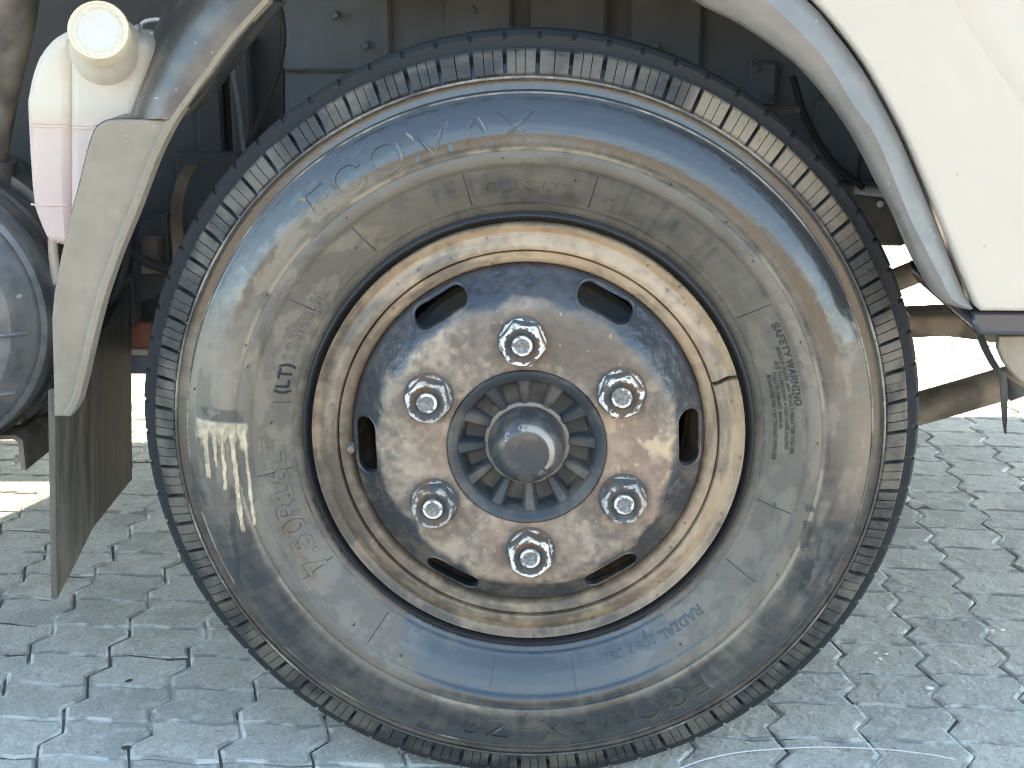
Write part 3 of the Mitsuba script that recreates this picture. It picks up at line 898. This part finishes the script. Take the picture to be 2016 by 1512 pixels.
# ------------------------------------------------------------------ wheel arch, flares, mudguard
A = "truck__wheel_arch"
inner = [(1290, -52), (1368, 0), (1456, 46), (1528, 94), (1575, 130), (1623, 183), (1673, 250), (1706, 308), (1734, 364), (1767, 425), (1800, 503), (1825, 550), (1845, 583), (1867, 600), (1909, 609)]
crease = [(1420, -70), (1506, 0), (1573, 61), (1628, 122), (1678, 203), (1723, 267), (1756, 342), (1789, 424), (1825, 495), (1851, 545), (1876, 592), (1912, 608)]
outer = [(1520, -62), (1588, 0), (1638, 56), (1692, 127), (1739, 208), (1778, 285), (1818, 380), (1848, 452), (1872, 515), (1894, 567), (1915, 606)]
N = 48
N = 84
top = [(-0.36, 0.905), (-0.30, 0.938), (-0.2, 0.968), (-0.05, 0.980), (0.07, 0.964), (0.16, 0.922)]
mid_ = np.array([0.0, 0.42])


def over(pts, Y, k):
    """the arch carried on above the photograph's edge, then as it is seen"""
    w = [np.array([p[0], Y, p[1]]) for p in (mid_ + (np.array(top) - mid_) * k)]
    return resample(dense(np.array(w + [at(x, y, Y) for x, y in pts[1:]]), 5), N)


ci, cc, co = over(inner, -0.046, 0.885), over(crease, -0.054, 0.935), over(outer, -0.030, 0.985)
q1 = (ci * 0.9 + cc * 0.1) + [0, -0.0035, 0]
mid = (cc + co) / 2 + [0, -0.0035, 0]
put(A + "__flare", loft([ci + [0, 0.030, 0], ci + [0, 0.004, 0], q1, (cc + ci) / 2 + [0, -0.002, 0], cc, mid, co, co + [0, 0.02, 0], cc + [0, 0.02, 0]], closed=True, cap=True), "flare_plastic", 24)
labels[A + "__flare"] = {"label": "grey plastic arch flare along the cream cab panel"}

# rear mudguard: plate, rolled lip and the curved shell above it
gi = [(533, 4), (500, 40), (467, 77), (440, 113), (417, 146), (398, 170), (380, 196), (360, 223), (342, 252), (328, 279), (314, 309), (300, 345), (272, 420), (261, 446), (236, 508), (208, 590), (189, 664), (172, 738), (160, 786), (150, 806), (139, 820)]
gi_c = px_curve(gi, 0.0, 80, 4)
plate = [(106, 820), (104, 727), (101, 630), (106, 575), (119, 505), (139, 420), (156, 357), (170, 300), (180, 268), (187, 252), (196, 244), (210, 237), (232, 235), (325, 236), (333, 238)] + \
        [(x - 8, y) for x, y in gi if y > 244 and y < 800] + [(139, 812), (134, 820)]
put(A + "__mudguard_plate", bevel_slab(px_poly(plate, 0.001), 0.001, 0.014, 0.003), "guard_plastic", 40)
labels[A + "__mudguard_plate"] = {"label": "dusty beige mudguard plate with a rounded top corner"}
pr_ = px_curve([(139, 420), (156, 357), (170, 300), (180, 268), (187, 252), (196, 244), (210, 237), (232, 234.5), (280, 235), (330, 236)], 0.004, 60)
put(A + "__plate_return", loft([pr_ + [0.0005, 0, 0.0006], pr_ + [0.0008, 0.062, 0.0012], pr_ + [0.004, 0.062, -0.003], pr_ + [0.003, 0.006, -0.003]], closed=True, cap=True), "black_plastic", 30)
labels[A + "__plate_return"] = {"label": "dark top edge of the beige mudguard plate"}
d = np.gradient(gi_c, axis=0)
d /= np.linalg.norm(d, axis=1, keepdims=True)
inn = np.cross(d, [0, 1.0, 0])
inn *= np.sign((inn[40] @ np.array([1.0, 0, -0.3])))
o1, o2, o3 = gi_c - inn * 0.0095, gi_c - inn * 0.0060, gi_c - inn * 0.0015
put(A + "__mudguard_lip", loft([o1 + [0, 0.006, 0], o1 + [0, -0.0015, 0], o2 + [0, -0.005, 0], o3 + [0, -0.0035, 0], gi_c + [0, 0.002, 0], gi_c + [0, 0.014, 0], gi_c + [0, 0.014, 0] - inn * 0.003, o1 + [0, 0.012, 0]], closed=True, cap=True), "guard_plastic", 25)
up_in = px_curve([(530, 6), (467, 80), (417, 149), (380, 199), (356, 226), (350, 236)], 0.002, 40)
up_c1 = px_curve([(500, -20), (440, 50), (390, 118), (350, 180), (331, 215), (318, 234)], -0.004, 40)
up_c2 = px_curve([(440, -30), (380, 45), (338, 110), (305, 175), (290, 215), (284, 234)], 0.006, 40)
up_c3 = px_curve([(395, -30), (345, 45), (312, 110), (284, 175), (268, 215), (262, 234)], 0.040, 40)
up_c4 = px_curve([(350, -30), (310, 45), (280, 110), (256, 175), (240, 215), (232, 234)], 0.11, 40)
up_m = (up_c1 + up_c2) / 2 + [0, -0.003, 0]
put(A + "__mudguard_shell", loft([up_in, up_c1 * 0.35 + up_in * 0.65 + [0, -0.0045, 0], up_c1, up_m, up_c2, (up_c2 + up_c3) / 2 + [0, -0.008, 0], up_c3, up_c4, up_c4 + [0.02, 0.01, -0.02], up_in + [0, 0.1, 0]], closed=True, cap=True), "black_plastic", 30)
labels[A + "__mudguard_shell"] = {"label": "glossy black curved mudguard shell above the beige plate"}

# mud flap: a hanging rubber sheet with a fold
top_near, fold_top = at(104, 770, 0.03), at(184, 770, 0.11)
rows = []
for t in np.linspace(0, 1, 14):
    n0 = at(104 + 5 * t, 770 + (1186 - 770) * t, 0.02)
    f0 = at(184 - 2 * t, 700 + (1040 - 700) * t, 0.10)
    b0 = at(258 + 2 * t, 560 + (943 - 560) * t, 0.26)
    lip = at(100 + 6 * t, 770 + (1180 - 770) * t, 0.026)
    wob = 0.0015 * math.sin(9 * t)
    rows.append(resample(np.array([lip, n0, n0 * 0.6 + f0 * 0.4 + [wob, 0, 0], f0 + [0.5 * wob, 0, 0], (f0 + b0) / 2, b0]), 24))
fl = np.array(rows)
put("truck__mud_flap", loft(list(fl) + list((fl + [-0.004, 0.003, 0])[::-1]), closed=True, cap=True), "flap_rubber", 40)
labels["truck__mud_flap"] = {"label": "dusty black rubber mud flap with a slanting lower edge"}

# liner behind the wheel
r_ = 0.47
aa = np.radians(np.linspace(8, 118, 60))
lin = []
for y in (0.02, 0.12, 0.24, 0.37):
    lin.append(np.stack([0.02 + r_ * 1.0 * np.cos(aa), np.full(60, y), ZC + 0.02 + r_ * np.sin(aa)], 1))
put(A + "__liner", loft(lin[1:]), "liner_grey", True)
bsdf("liner_shade_tone", base_color=rgb(0.050, 0.055, 0.060), roughness=0.6, specular=0.35)  # darker liner colour that paints shade into the left of the well
bk = [at(1900, 482, 0.36)[[0, 2]], at(1560, 482, 0.36)[[0, 2]], at(1560, 700, 0.36)[[0, 2]], at(560, 700, 0.36)[[0, 2]], at(560, -60, 0.36)[[0, 2]], at(560, -160, 0.36)[[0, 2]], (0.0, 1.0), (0.55, 1.0)]
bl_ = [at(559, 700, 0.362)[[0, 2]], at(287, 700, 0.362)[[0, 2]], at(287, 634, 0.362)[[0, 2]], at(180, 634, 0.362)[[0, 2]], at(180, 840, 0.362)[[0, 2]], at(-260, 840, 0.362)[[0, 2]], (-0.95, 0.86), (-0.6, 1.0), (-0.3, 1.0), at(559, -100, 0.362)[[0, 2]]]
put(A + "__shade_toned_panel", bevel_slab(bl_, 0.362, 0.377, 0.002), "liner_shade_tone", 30)  # left half of the inner panel, split off and coloured dark as shade
put(A + "__inner_panel", bevel_slab(bk, 0.36, 0.375, 0.002), "liner_grey", 30)
for x0, x1, y0, y1, t in ((560, 770, -40, 140, 0.012), (880, 1010, -30, 90, 0.02), (1045, 1195, -40, 110, 0.03), (1235, 1385, -40, 150, 0.015), (1468, 1528, 118, 202, 0.02), (1595, 1700, 190, 360, 0.01), (400, 440, 120, 330, 0.02), (470, 500, 60, 300, 0.035)):
    p0, p1 = at(x0, y1, 0.36), at(x1, y0, 0.36)
    put(A + "__panel_rib", box(p0[0], p1[0], 0.36 - t, 0.362, p0[2], p1[2], 0.004), "liner_grey" if x0 > 559 else "liner_shade_tone", 30)
p0, p1 = at(1480, 222, 0.30), at(1575, 208, 0.30)
put(A + "__cross_strut", box(p0[0], p1[0], 0.295, 0.305, p0[2], p1[2], 0.001), "dusty_iron", 30)
p0, p1 = at(1519, 250, 0.302), at(1526, 205, 0.302)
put(A + "__cross_strut", box(p0[0], p1[0], 0.300, 0.310, p0[2], p1[2], 0.001), "dusty_iron", 30)
# strut and white peg standing in for a bright hole right of the tyre, and its dusty carrier
p0, p1 = at(1640, 484, 0.33), at(1790, 360, 0.33)
put(A + "__carrier_plate", box(p0[0], p1[0], 0.33, 0.357, p0[2], p1[2], 0.003), "dusty_iron", 30)
put(A + "__pale_rod", tube([at(1682, 373, 0.31), at(1742, 380, 0.31)], 0.0055, 10), "pale_metal", 40)
put(A + "__bolt", tube([at(1733, 402, 0.325), at(1733, 402, 0.312)], 0.0042, 10), "chip_white", 40)
labels[A + "__bolt"] = {"label": "small white peg standing in for a bright hole under the right of the arch"}
# hanging strap, bracket and the dusty brake parts left of the tyre, deeper ones coloured for shade
st = px_curve([(364, 324), (350, 350), (338, 390), (335, 440), (340, 500), (338, 560), (334, 600)], 0.20, 30)
put(A + "__hanging_strap", loft([st, st + (at(390, 440, 0.2) - at(366, 440, 0.2)), st + (at(390, 440, 0.2) - at(366, 440, 0.2)) + [0, 0.006, 0], st + [0, 0.006, 0]], closed=True, cap=True), "dusty_iron", 30)
for pts, Y, th in (([(275, 440), (330, 420), (332, 560), (300, 590), (262, 600), (258, 520)], 0.28, 0.03), ([(200, 560), (262, 545), (262, 640), (240, 660), (226, 690), (196, 690)], 0.27, 0.04), ([(276, 470), (312, 470), (312, 540), (276, 540)], 0.262, 0.02), ([(345, 300), (480, 300), (470, 340), (430, 470), (345, 480)], 0.33, 0.02)):
    put(A + "__brake_bracket", bevel_slab(px_poly(pts, Y), Y, Y + th, 0.004), "dusty_iron" if Y < 0.263 else "liner_shade_tone", 30)
p0, p1 = at(250, 682, 0.345), at(300, 632, 0.345)
put(A + "__rail_end", box(p0[0], p1[0], 0.335, 0.345, p0[2], p1[2], 0.001), "red_oxide", 30)
labels[A + "__rail_end"] = {"label": "red oxide rail end between mud flap and tyre"}
p0, p1 = at(250, 694, 0.345), at(300, 683, 0.345)
put(A + "__rail_strip", box(p0[0], p1[0], 0.33, 0.345, p0[2], p1[2], 0.001), "tube_plastic", 30)
p0, p1 = at(250, 730, 0.345), at(300, 695, 0.345)
put(A + "__rail_flange", box(p0[0], p1[0], 0.33, 0.35, p0[2], p1[2], 0.001), "liner_grey", 30)

for pts, Y, rad, mat in (([(545, -20), (558, 60), (552, 120), (530, 190), (500, 260), (470, 330)], 0.27, 0.0035, "hose_black"), ([(452, 110), (468, 200), (480, 300)], 0.24, 0.003, "liner_grey"),
                          ([(230, 470), (262, 500), (300, 520), (340, 530)], 0.24, 0.006, "hose_black"), ([(1560, 150), (1590, 240), (1640, 320), (1700, 370)], 0.30, 0.004, "hose_black"), ([(215, 600), (235, 560), (250, 500), (258, 420), (290, 360)], 0.22, 0.0045, "hose_black")):
    put(A + "__hose", tube(px_curve(pts, Y, 40), rad, 8), mat, True)
for px, py in ((660, 30), (720, 90), (930, 20), (1120, 40), (1290, 90), (1490, 135), (1510, 190), (428, 340), (300, 500), (310, 560), (1655, 470), (1770, 440)):
    q = at(px, py, 0.335)
    put(A + "__bolt", tube([q + [0, 0.03, 0], q, q + [0, -0.002, 0]], [0.005, 0.005, 0.003], 6), "liner_grey", False)
# ------------------------------------------------------------------ coolant bottle
B = "truck__coolant_bottle"
YB = 0.060
left_lobe = [(141, 66), (119, 64), (96, 78), (80, 96), (67, 116), (58, 140), (52, 163), (45, 200), (47, 250), (50, 305), (54, 365), (59, 410), (66, 430), (76, 455), (85, 474), (96, 483), (122, 489), (143, 489), (142, 300), (142, 150)]
right_lobe = [(133, 60), (180, 64), (250, 66), (278, 72), (293, 80), (302, 92), (306, 108), (303, 125), (300, 140), (291, 168), (283, 190), (274, 225), (262, 290), (250, 350), (235, 420), (215, 478), (180, 489), (135, 489), (134, 300), (134, 150)]
for lobe, y0, name in ((left_lobe, YB, "lobe"), (right_lobe, YB - 0.004, "lobe")):
    P = px_poly(lobe, YB)
    put(B + "__" + name, bevel_slab(resample(np.vstack([P, P[:1]]), 90)[:-1], y0, y0 + 0.10, 0.012, 6, by=0.022), "bottle_plastic", 40)
for py in (240, 247, 402):
    P = px_curve([(61, py), (75, py + 2), (100, py + 3), (132, py + 2)], YB - 0.0005, 12)
    put(B + "__mould_line", tube(P, 0.0011, 6), "bottle_plastic", True)
    P = px_curve([(142, py + 4), (165, py + 6), (190, py + 6)], YB - 0.0045, 12)
    put(B + "__mould_line", tube(P, 0.0011, 6), "bottle_plastic", True)
cf = at(193, 58, 0.0)                            # cap face, leaning towards the street
ax = at(207, 92, 0.055) - cf
ax /= np.linalg.norm(ax)


def lathe_axis(profile, o, axis, n=64, knurl=0.0):
    axis = axis / np.linalg.norm(axis)
    u = np.cross(axis, [0, 0, 1.0])
    u /= np.linalg.norm(u)
    w = np.cross(u, axis)
    t = np.arange(n) * 2 * np.pi / n
    V = []
    for r, h, kn in profile:
        rr = r + kn * (np.arange(n) % 2)
        V.append(o + axis * h + rr[:, None] * (np.cos(t)[:, None] * u + np.sin(t)[:, None] * w))
    return tm(np.vstack(V), grid_faces(len(profile), n, wrap_m=True))


put(B + "__cap", lathe_axis([(0.0250, 0.0022, 0), (0.0268, 0.0006, 0), (0.0284, 0.0006, 0), (0.0294, 0.0030, 0), (0.0295, 0.0070, 0.0004), (0.0296, 0.0260, 0.0004), (0.0285, 0.0280, 0), (0.0255, 0.0290, 0)], cf, ax, 120), "cap_plastic", 30)
put(B + "__cap_top", lathe_axis([(0.0255, 0.0024, 0), (0.012, 0.0030, 0), (0.0002, 0.0031, 0)], cf, ax, 64), "cap_top_plastic", True)
labels[B + "__cap"] = {"label": "round yellowish white screw cap"}
put(B + "__cap_ring", lathe_axis([(0.0205, 0.0032, 0), (0.0210, 0.0012, 0), (0.0222, 0.0012, 0), (0.0228, 0.0032, 0)], cf, ax, 64), "cap_plastic", True)
put(B + "__neck", lathe_axis([(0.0262, 0.026, 0), (0.0262, 0.034, 0), (0.030, 0.046, 0), (0.036, 0.062, 0), (0.036, 0.09, 0)], cf, ax), "bottle_plastic", True)
put(B + "__drain_tube", tube(px_curve([(104, 470), (105, 500), (108, 530), (110, 560)], 0.10, 14), 0.0055, 10), "tube_plastic", True)
labels[B + "__drain_tube"] = {"label": "cream drain tube under the coolant bottle"}
put(B + "__clip", bevel_slab(px_poly([(258, 70), (262, 50), (272, 48), (274, 70)], 0.09), 0.09, 0.10, 0.002), "pale_metal", 30)
put(B + "__bracket", tube(px_curve([(276, 70), (277, 52), (283, 44), (300, 39), (340, 38), (347, 30), (349, 10), (340, -8)], 0.13, 40), 0.0022, 8), "pale_metal", True)
labels[B] = {"label": "white coolant bottle with pink fluid"} if False else {}
del labels[B]
put(B + "__bracket_bolt", tube([at(299, 71, 0.118), at(299, 71, 0.105)], 0.0045, 10), "pale_metal", 40)

# ------------------------------------------------------------------ canister, hose and step bracket at the left
K = "truck__air_canister"
ctr = at(-192, 633, 0.05)
R0 = np.linalg.norm(at(83, 640, 0.05) - ctr)
put(K + "__shell", revolve([(R0 * 1.02, 0.24), (R0 * 1.02, 0.075), (R0 * 1.005, 0.064), (R0 * 0.97, 0.060), (R0 * 0.955, 0.064), (R0 * 0.93, 0.058), (R0 * 0.80, 0.040), (R0 * 0.5, 0.030), (0.001, 0.027)], 120, ctr[0], ctr[2]), "canister_plastic", 30)
put(K + "__clamp_ring", revolve([(R0 * 1.02, 0.10), (R0 * 1.055, 0.098), (R0 * 1.065, 0.112), (R0 * 1.085, 0.116), (R0 * 1.085, 0.135), (R0 * 1.02, 0.138)], 120, ctr[0], ctr[2]), "black_plastic", 30)
put(K + "__rear_ring", revolve([(R0 * 1.02, 0.15), (R0 * 1.13, 0.152), (R0 * 1.14, 0.17), (R0 * 1.13, 0.23), (R0 * 1.02, 0.24)], 120, ctr[0], ctr[2]), "black_plastic", 30)
for py in (655, 775):
    z = at(40, py, 0.05)[2]
    hw = math.sqrt(max(R0 ** 2 - (z - ctr[2]) ** 2, 0)) * 0.95
    x = np.linspace(ctr[0], ctr[0] + hw * 0.93, 16)
    rr = np.sqrt((x - ctr[0]) ** 2 + (z - ctr[2]) ** 2)
    y = np.interp(rr, [0, R0 * 0.5, R0 * 0.8, R0 * 0.93, R0], [0.027, 0.030, 0.040, 0.058, 0.062])
    put(K + "__moulded_rib", tube(np.stack([x, y, np.full(16, z)], 1), 0.0028, 8), "canister_plastic", True)
labels[K + "__shell"] = {"label": "grey round canister at the left edge of the photo"}
H = "truck__intake_hose"
put(H + "__hose", tube(px_curve([(18, -60), (16, 40), (2, 150), (-8, 250), (-12, 330)], 0.16, 30), np.linspace(0.034, 0.0135, 30), 24), "dusty_iron", True)
put(H + "__collar", tube(px_curve([(-10, 312), (-12, 350), (-12, 400)], 0.16, 8), 0.024, 20), "black_plastic", 40)
for py in (345, 366):
    put(H + "__pipe", tube([at(20, py, 0.2), at(66, py + 36, 0.2)], 0.003, 8), "pale_metal", True)
G = "truck__step_bracket"
a0, a1, a2 = at(-80, 857, 0.09), at(44, 857, 0.09), at(51, 926, 0.09)
sec = [a0, a1 + [-0.008, 0, 0], a1 + [0, 0, -0.006], a2, a2 + [-0.005, 0, 0], a1 + [-0.006, 0, -0.008], a1 + [-0.010, 0, -0.005], a0 + [0, 0, -0.005]]
end = [q + np.array([0.03, 0.30, 0.012]) for q in sec]
f = loft([np.array([s, e]) for s, e in zip(sec, end)], closed=True)
put(G + "__angle_bar", trimesh.Trimesh(np.vstack([f.vertices]), np.vstack([f.faces, [[2 * i, 2 * j, 2 * k] for i, j, k in ((0, 7, 6), (0, 6, 1), (1, 6, 5), (1, 5, 2), (2, 5, 4), (2, 4, 3))]]), process=False), "dusty_iron", False)
put(G + "__gusset", bevel_slab(px_poly([(10, 760), (78, 735), (24, 850), (14, 850)], 0.075), 0.10, 0.106, 0.002), "dusty_iron", 30)

# ------------------------------------------------------------------ right: bumper corner, straps and tubes under the cab
U = "truck__bumper"
pb = [at(1916, 618, -0.03)[[0, 2]], at(1921, 650, -0.03)[[0, 2]], at(1932, 665, -0.03)[[0, 2]], (1.25, at(1990, 665, -0.03)[2]), (1.25, at(1990, 618, -0.03)[2])]
put(U + "__lower_trim", bevel_slab(pb, -0.022, 0.25, 0.006), "bumper_dark", 40)
put(U + "__bracket_plate", bevel_slab(px_poly([(1966, 662), (2040, 662), (2040, 775), (1998, 742), (1978, 716), (1967, 690)], 0.0), 0.0, 0.012, 0.003), "guard_plastic", 40)
c1 = px_curve([(1930, 640), (1942, 672), (1958, 706), (1985, 745), (2030, 775)], 0.004, 24)
c2 = px_curve([(1921, 648), (1933, 682), (1950, 716), (1970, 748), (1990, 790)], 0.014, 24)
put(U + "__rubber_edge", loft([c1, c2, c2 + [0, 0.01, 0], c1 + [0, 0.01, 0]], closed=True, cap=True), "black_plastic", 40)
s1 = px_curve([(1966, 725), (1971, 770), (1974, 820), (1979, 855)], 0.006, 20)
s2 = px_curve([(1982, 735), (1984, 775), (1983, 820), (1981, 855)], 0.002, 20)
put(U + "__hanging_strap", loft([s1, s2, s2 + [0, 0.004, 0], s1 + [0, 0.004, 0]], closed=True, cap=True), "flap_rubber", 40)
X = "truck__front_axle"
put(X + "__drag_link", tube([at(1560, 640, 0.55), at(1700, 577, 0.6), at(1860, 512, 0.66)], 0.0165, 16), "dusty_iron", True)
put(X + "__axle_beam", bevel_slab(px_poly([(1560, 600), (1800, 622), (1930, 616), (2100, 612), (2100, 690), (1950, 676), (1930, 672), (1860, 664), (1790, 668), (1560, 690)], 0.50), 0.50, 0.56, 0.008), "dusty_iron", 40)
put(X + "__beam_knob", bevel_slab(px_poly([(1740, 588), (1772, 592), (1780, 600), (1786, 614), (1796, 626), (1740, 630)], 0.47), 0.47, 0.52, 0.004), "dusty_iron", 40)
put(X + "__exhaust_pipe", tube([at(1600, 870, 0.78), at(1796, 808, 0.80), at(1900, 778, 0.81), at(2090, 722, 0.83)], 0.0262, 20), "dusty_iron", True)
labels[X + "__exhaust_pipe"] = {"label": "dusty grey pipe sloping up to the right behind the tyre"}

# ------------------------------------------------------------------ cab and the rest of the truck
CB = "truck__cab"
edge = [(x + 7, y - 5) for x, y in outer]
arc = [at(x, y, -0.034)[[0, 2]] for x, y in edge[1:-1]] + [at(1921, 612, -0.034)[[0, 2]]]
arc = dense(np.array(arc), 5)
top_arc = [np.array(q) for q in ((-0.33, 0.945), (-0.2, 0.985), (-0.05, 0.995), (0.08, 0.978), (0.17, 0.935), (0.23, 0.885))]
panel = np.vstack([[(-0.45, 0.90), (-0.40, 0.91)], top_arc, arc, [(1.25, at(2000, 612, -0.034)[2])], [(1.3, 0.9), (1.24, 1.25)], [(-0.45, 1.25)]])
panel = resample(np.vstack([panel, panel[:1]]), 420)[:-1]
cr0, cr1 = at(1905, 0, -0.034)[[0, 2]], at(2020, 190, -0.034)[[0, 2]]
cd = (cr1 - cr0) / np.linalg.norm(cr1 - cr0)
put(CB + "__side_panel", bevel_slab(panel, -0.037, -0.012, 0.0055, 4), "cab_paint", 30)
labels[CB + "__side_panel"] = {"label": "cream painted lower cab panel at the right"}
L0, L1 = at(1880, -55, -0.034), at(2060, 215, -0.034)
nv = np.array([cd[1], cd[0] * 0, -cd[0]])
nv = np.array([-cd[1], 0, cd[0]]) * (1 if cd[0] < 0 else 1)
s = np.linspace(0, 1, 20)[:, None]
line = L0 * (1 - s) + L1 * s
bend = 0.010 * np.sin(np.pi * s) * np.array([[-0.4, 0, -0.3]])
line = line + bend
wv = np.array([0.8, 0, 0.6])
put(CB + "__swage_line", loft([line - wv * 0.014 + [0, -0.0028, 0], line - wv * 0.008 + [0, -0.0040, 0], line + wv * 0.004 + [0, -0.0056, 0], line + wv * 0.016 + [0, -0.0038, 0], line + wv * 0.034 + [0, -0.0028, 0], line + [0, 0.003, 0]], closed=True), "cab_paint", 50)
for key, b in (("far_side_panel", (-0.45, 1.25, 1.74, 1.76, 0.60, 1.25)), ("roof", (-0.42, 1.1, 0.0, 1.72, 2.2, 2.24)), ("rear_panel", (-0.45, -0.43, -0.01, 1.73, 1.0, 2.2)), ("front_panel", (1.24, 1.27, -0.01, 1.73, 0.56, 1.3)), ("floor", (-0.42, 1.23, 0.0, 1.73, 1.01, 1.04)), ("added_shade_step", (0.25, 1.2, 1.62, 1.76, 0.37, 0.58)), ("belly_plate", (0.62, 1.2, 0.02, 1.73, 0.575, 0.60))):  # the low far-side step is unseen, added to set the shadow edge
    put(CB + "__" + key, box(*b, 0.006), "cab_paint" if key not in ("floor", "belly_plate", "added_shade_step") else "liner_grey", 30)
for y0, y1 in ((-0.02, 0.0), (1.72, 1.74)):
    for x0, x1 in ((-0.44, -0.30), (0.30, 0.38)):
        put(CB + "__pillar", box(x0, x1, y0, y1, 1.252, 2.2, 0.004), "cab_paint", 30)
    for x0, x1 in ((-0.298, 0.298), (0.382, 1.1)):
        put(CB + "__side_window", box(x0, x1, y0 + 0.004, y0 + 0.01, 1.252, 2.19), "glass_dark", 30)
put(CB + "__windscreen", box(1.11, 1.12, 0.0, 1.72, 1.302, 2.19), "glass_dark", 30)
D = "truck__cargo_body"
put(D + "__box_body", box(-4.6, -0.665, -0.05, 1.82, 0.95, 2.75, 0.01), "cab_paint", 30)
put(D + "__subframe", box(-4.6, -0.64, 0.35, 1.4, 0.80, 0.94, 0.004), "liner_grey", 30)
FR = "truck__chassis"
put(FR + "__added_shade_board", box(-0.98, -0.30, 1.80, 1.815, 0.68, 0.94, 0.003), "liner_grey", 30)  # unseen board added on the far side to hold back the sun
put(FR + "__added_shade_box", box(-2.2, -1.0, 1.40, 1.80, 0.32, 0.93, 0.02), "liner_grey", 30)  # unseen box added to shade the ground at the left
for y in (0.46, 1.20):
    put(FR + "__rail", box(-4.6, 1.1, y, y + 0.07, 0.60, 0.79, 0.006), "liner_grey", 30)
put(FR + "__engine_block", box(-0.60, 0.55, 0.56, 1.17, 0.56, 1.0, 0.03), "liner_grey", 30)
put(FR + "__gearbox", box(-1.3, -0.62, 0.62, 1.1, 0.50, 0.78, 0.03), "liner_grey", 30)
put(FR + "__fuel_tank", box(-2.0, -1.25, 0.02, 0.42, 0.42, 0.78, 0.03), "liner_grey", 30)


def spare_wheel(key, x, y, s):
    pr = np.array([(0.10, 0.02), (0.2, 0.02), (0.235, 0.0), (0.29, -0.03), (0.33, -0.02), (0.37, 0.02), (0.402, 0.05), (0.402, 0.13), (0.37, 0.16), (0.29, 0.2), (0.2, 0.16), (0.10, 0.16)])
    pr[:, 1] = y + s * pr[:, 1]
    put(key + "__tyre", revolve(pr, 72, x, ZC), "bead_black", 30)


spare_wheel("truck__wheel_001", 0.0, 1.72, -1)
spare_wheel("truck__wheel_002", -2.75, 0.05, 1)
spare_wheel("truck__wheel_003", -2.75, 1.72, -1)
labels["truck"] = {"label": "cream light truck with a dusty black front wheel, parked on grey pavers", "category": "truck"}

# ------------------------------------------------------------------ small things on the pavement
for i, (px, py, a, L) in enumerate(((254, 1343, 35, 0.0050), (249, 1475, 12, 0.0062))):
    m = trimesh.creation.icosphere(2, 1.0)
    m.apply_scale((L, L * 0.42, L * 0.35))
    m.apply_transform(trimesh.transformations.rotation_matrix(math.radians(a), (0, 0, 1)))
    m.apply_translation(ground_at(px, py) + [0, 0, 0.0022])
    k = put("seed", m, "seed_dark", True)
    labels[k] = {"label": ("small dark seed lying on a paver left of the tyre, the farther one", "small dark seed on a paver at the lower left edge, the nearer one")[i], "category": "seed", "group": "dark seeds on the pavers"}
CHIPS = ("tiny white chip at the upper left of the cluster of four right of the tyre", "tiny white chip at the upper right of the cluster of four right of the tyre", "largest and brightest white chip of the cluster of four right of the tyre",
         "smallest white chip at the lower left of the cluster of four right of the tyre", "small white stone sitting in the zigzag joint right of the tyre", "left one of two white chips lying side by side near the right edge", "right one of two white chips lying side by side near the right edge")
for i, (px, py, r) in enumerate(((1722, 1287, 0.0028), (1743, 1289, 0.0030), (1731, 1299, 0.0036), (1725, 1305, 0.002), (1828, 1357, 0.0052), (1952, 1243, 0.0034), (1972, 1242, 0.0036))):
    m = trimesh.creation.icosphere(1, 1.0)
    m.vertices += meshkit.noise(np.asarray(m.vertices) * 1.7 + i * 9)[:, None] * 0.5
    m.apply_scale((r, r * 0.7, r * 0.35))
    m.apply_translation(ground_at(px, py) + [0, 0, 0.0008])
    k = put("white_chip", m, "chip_white", False)
    labels[k] = {"label": CHIPS[i], "category": "chip", "group": "white chips on the pavers"}
gv, gf, o = [], [], 0
base = trimesh.creation.icosphere(0, 1.0)
for _ in range(1500):
    u, v = RND.integers(-11, 9), RND.integers(-4, 22)
    if RND.random() < 0.7:
        t = RND.random()
        gx, gy = to_yard(u + float(np.interp(t, [0, .33, .66, 1], [0, -.09, .09, 0])), v + t) if RND.random() < 0.6 else to_yard(u + t, v + 0.048 * math.sin(2 * math.pi * t))
    else:
        gx, gy = to_yard(u + RND.random(), v + RND.random())
    r = RND.uniform(0.0004, 0.0013)
    gv.append((np.asarray(base.vertices) * RND.uniform(0.6, 1.3, (12, 1))) * [r, r, r * 0.7] + [gx + RND.normal(0, .0012), gy + RND.normal(0, .0012), r * 0.2 - 0.0006])
    gf.append(np.asarray(base.faces) + o)
    o += 12
put("grit", trimesh.Trimesh(np.vstack(gv), np.vstack(gf), process=False), "joint_sand", False)
labels["grit"] = {"label": "loose sand grains lying in and beside the paver joints", "category": "grit", "kind": "stuff"}
wp = np.array([ground_at(x, y) + [0, 0, 0.004] for x, y in ((1330, 1522), (1385, 1502), (1456, 1487), (1540, 1480), (1623, 1477), (1734, 1481), (1820, 1490), (1880, 1501))])
put("wire", tube(dense(wp, 6), 0.0009, 8), "wire_grey", True)
labels["wire"] = {"label": "thin grey wire lying in a curve on the pavers at the lower right", "category": "wire"}

# ------------------------------------------------------------------ the sunlit building across the yard, behind the viewer
BD = "building"
put(BD + "__wall", box(-14, 16, -13.5, -13.0, 0.0, 3.6), "plaster", False)
for i in range(6):
    x = -12 + i * 4.6
    put(BD + "__window", box(x, x + 1.5, -13.02, -12.97, 1.1, 2.6), "glass_dark", False)
labels[BD] = {"label": "sandy plastered building across the yard facing the truck", "category": "building"}
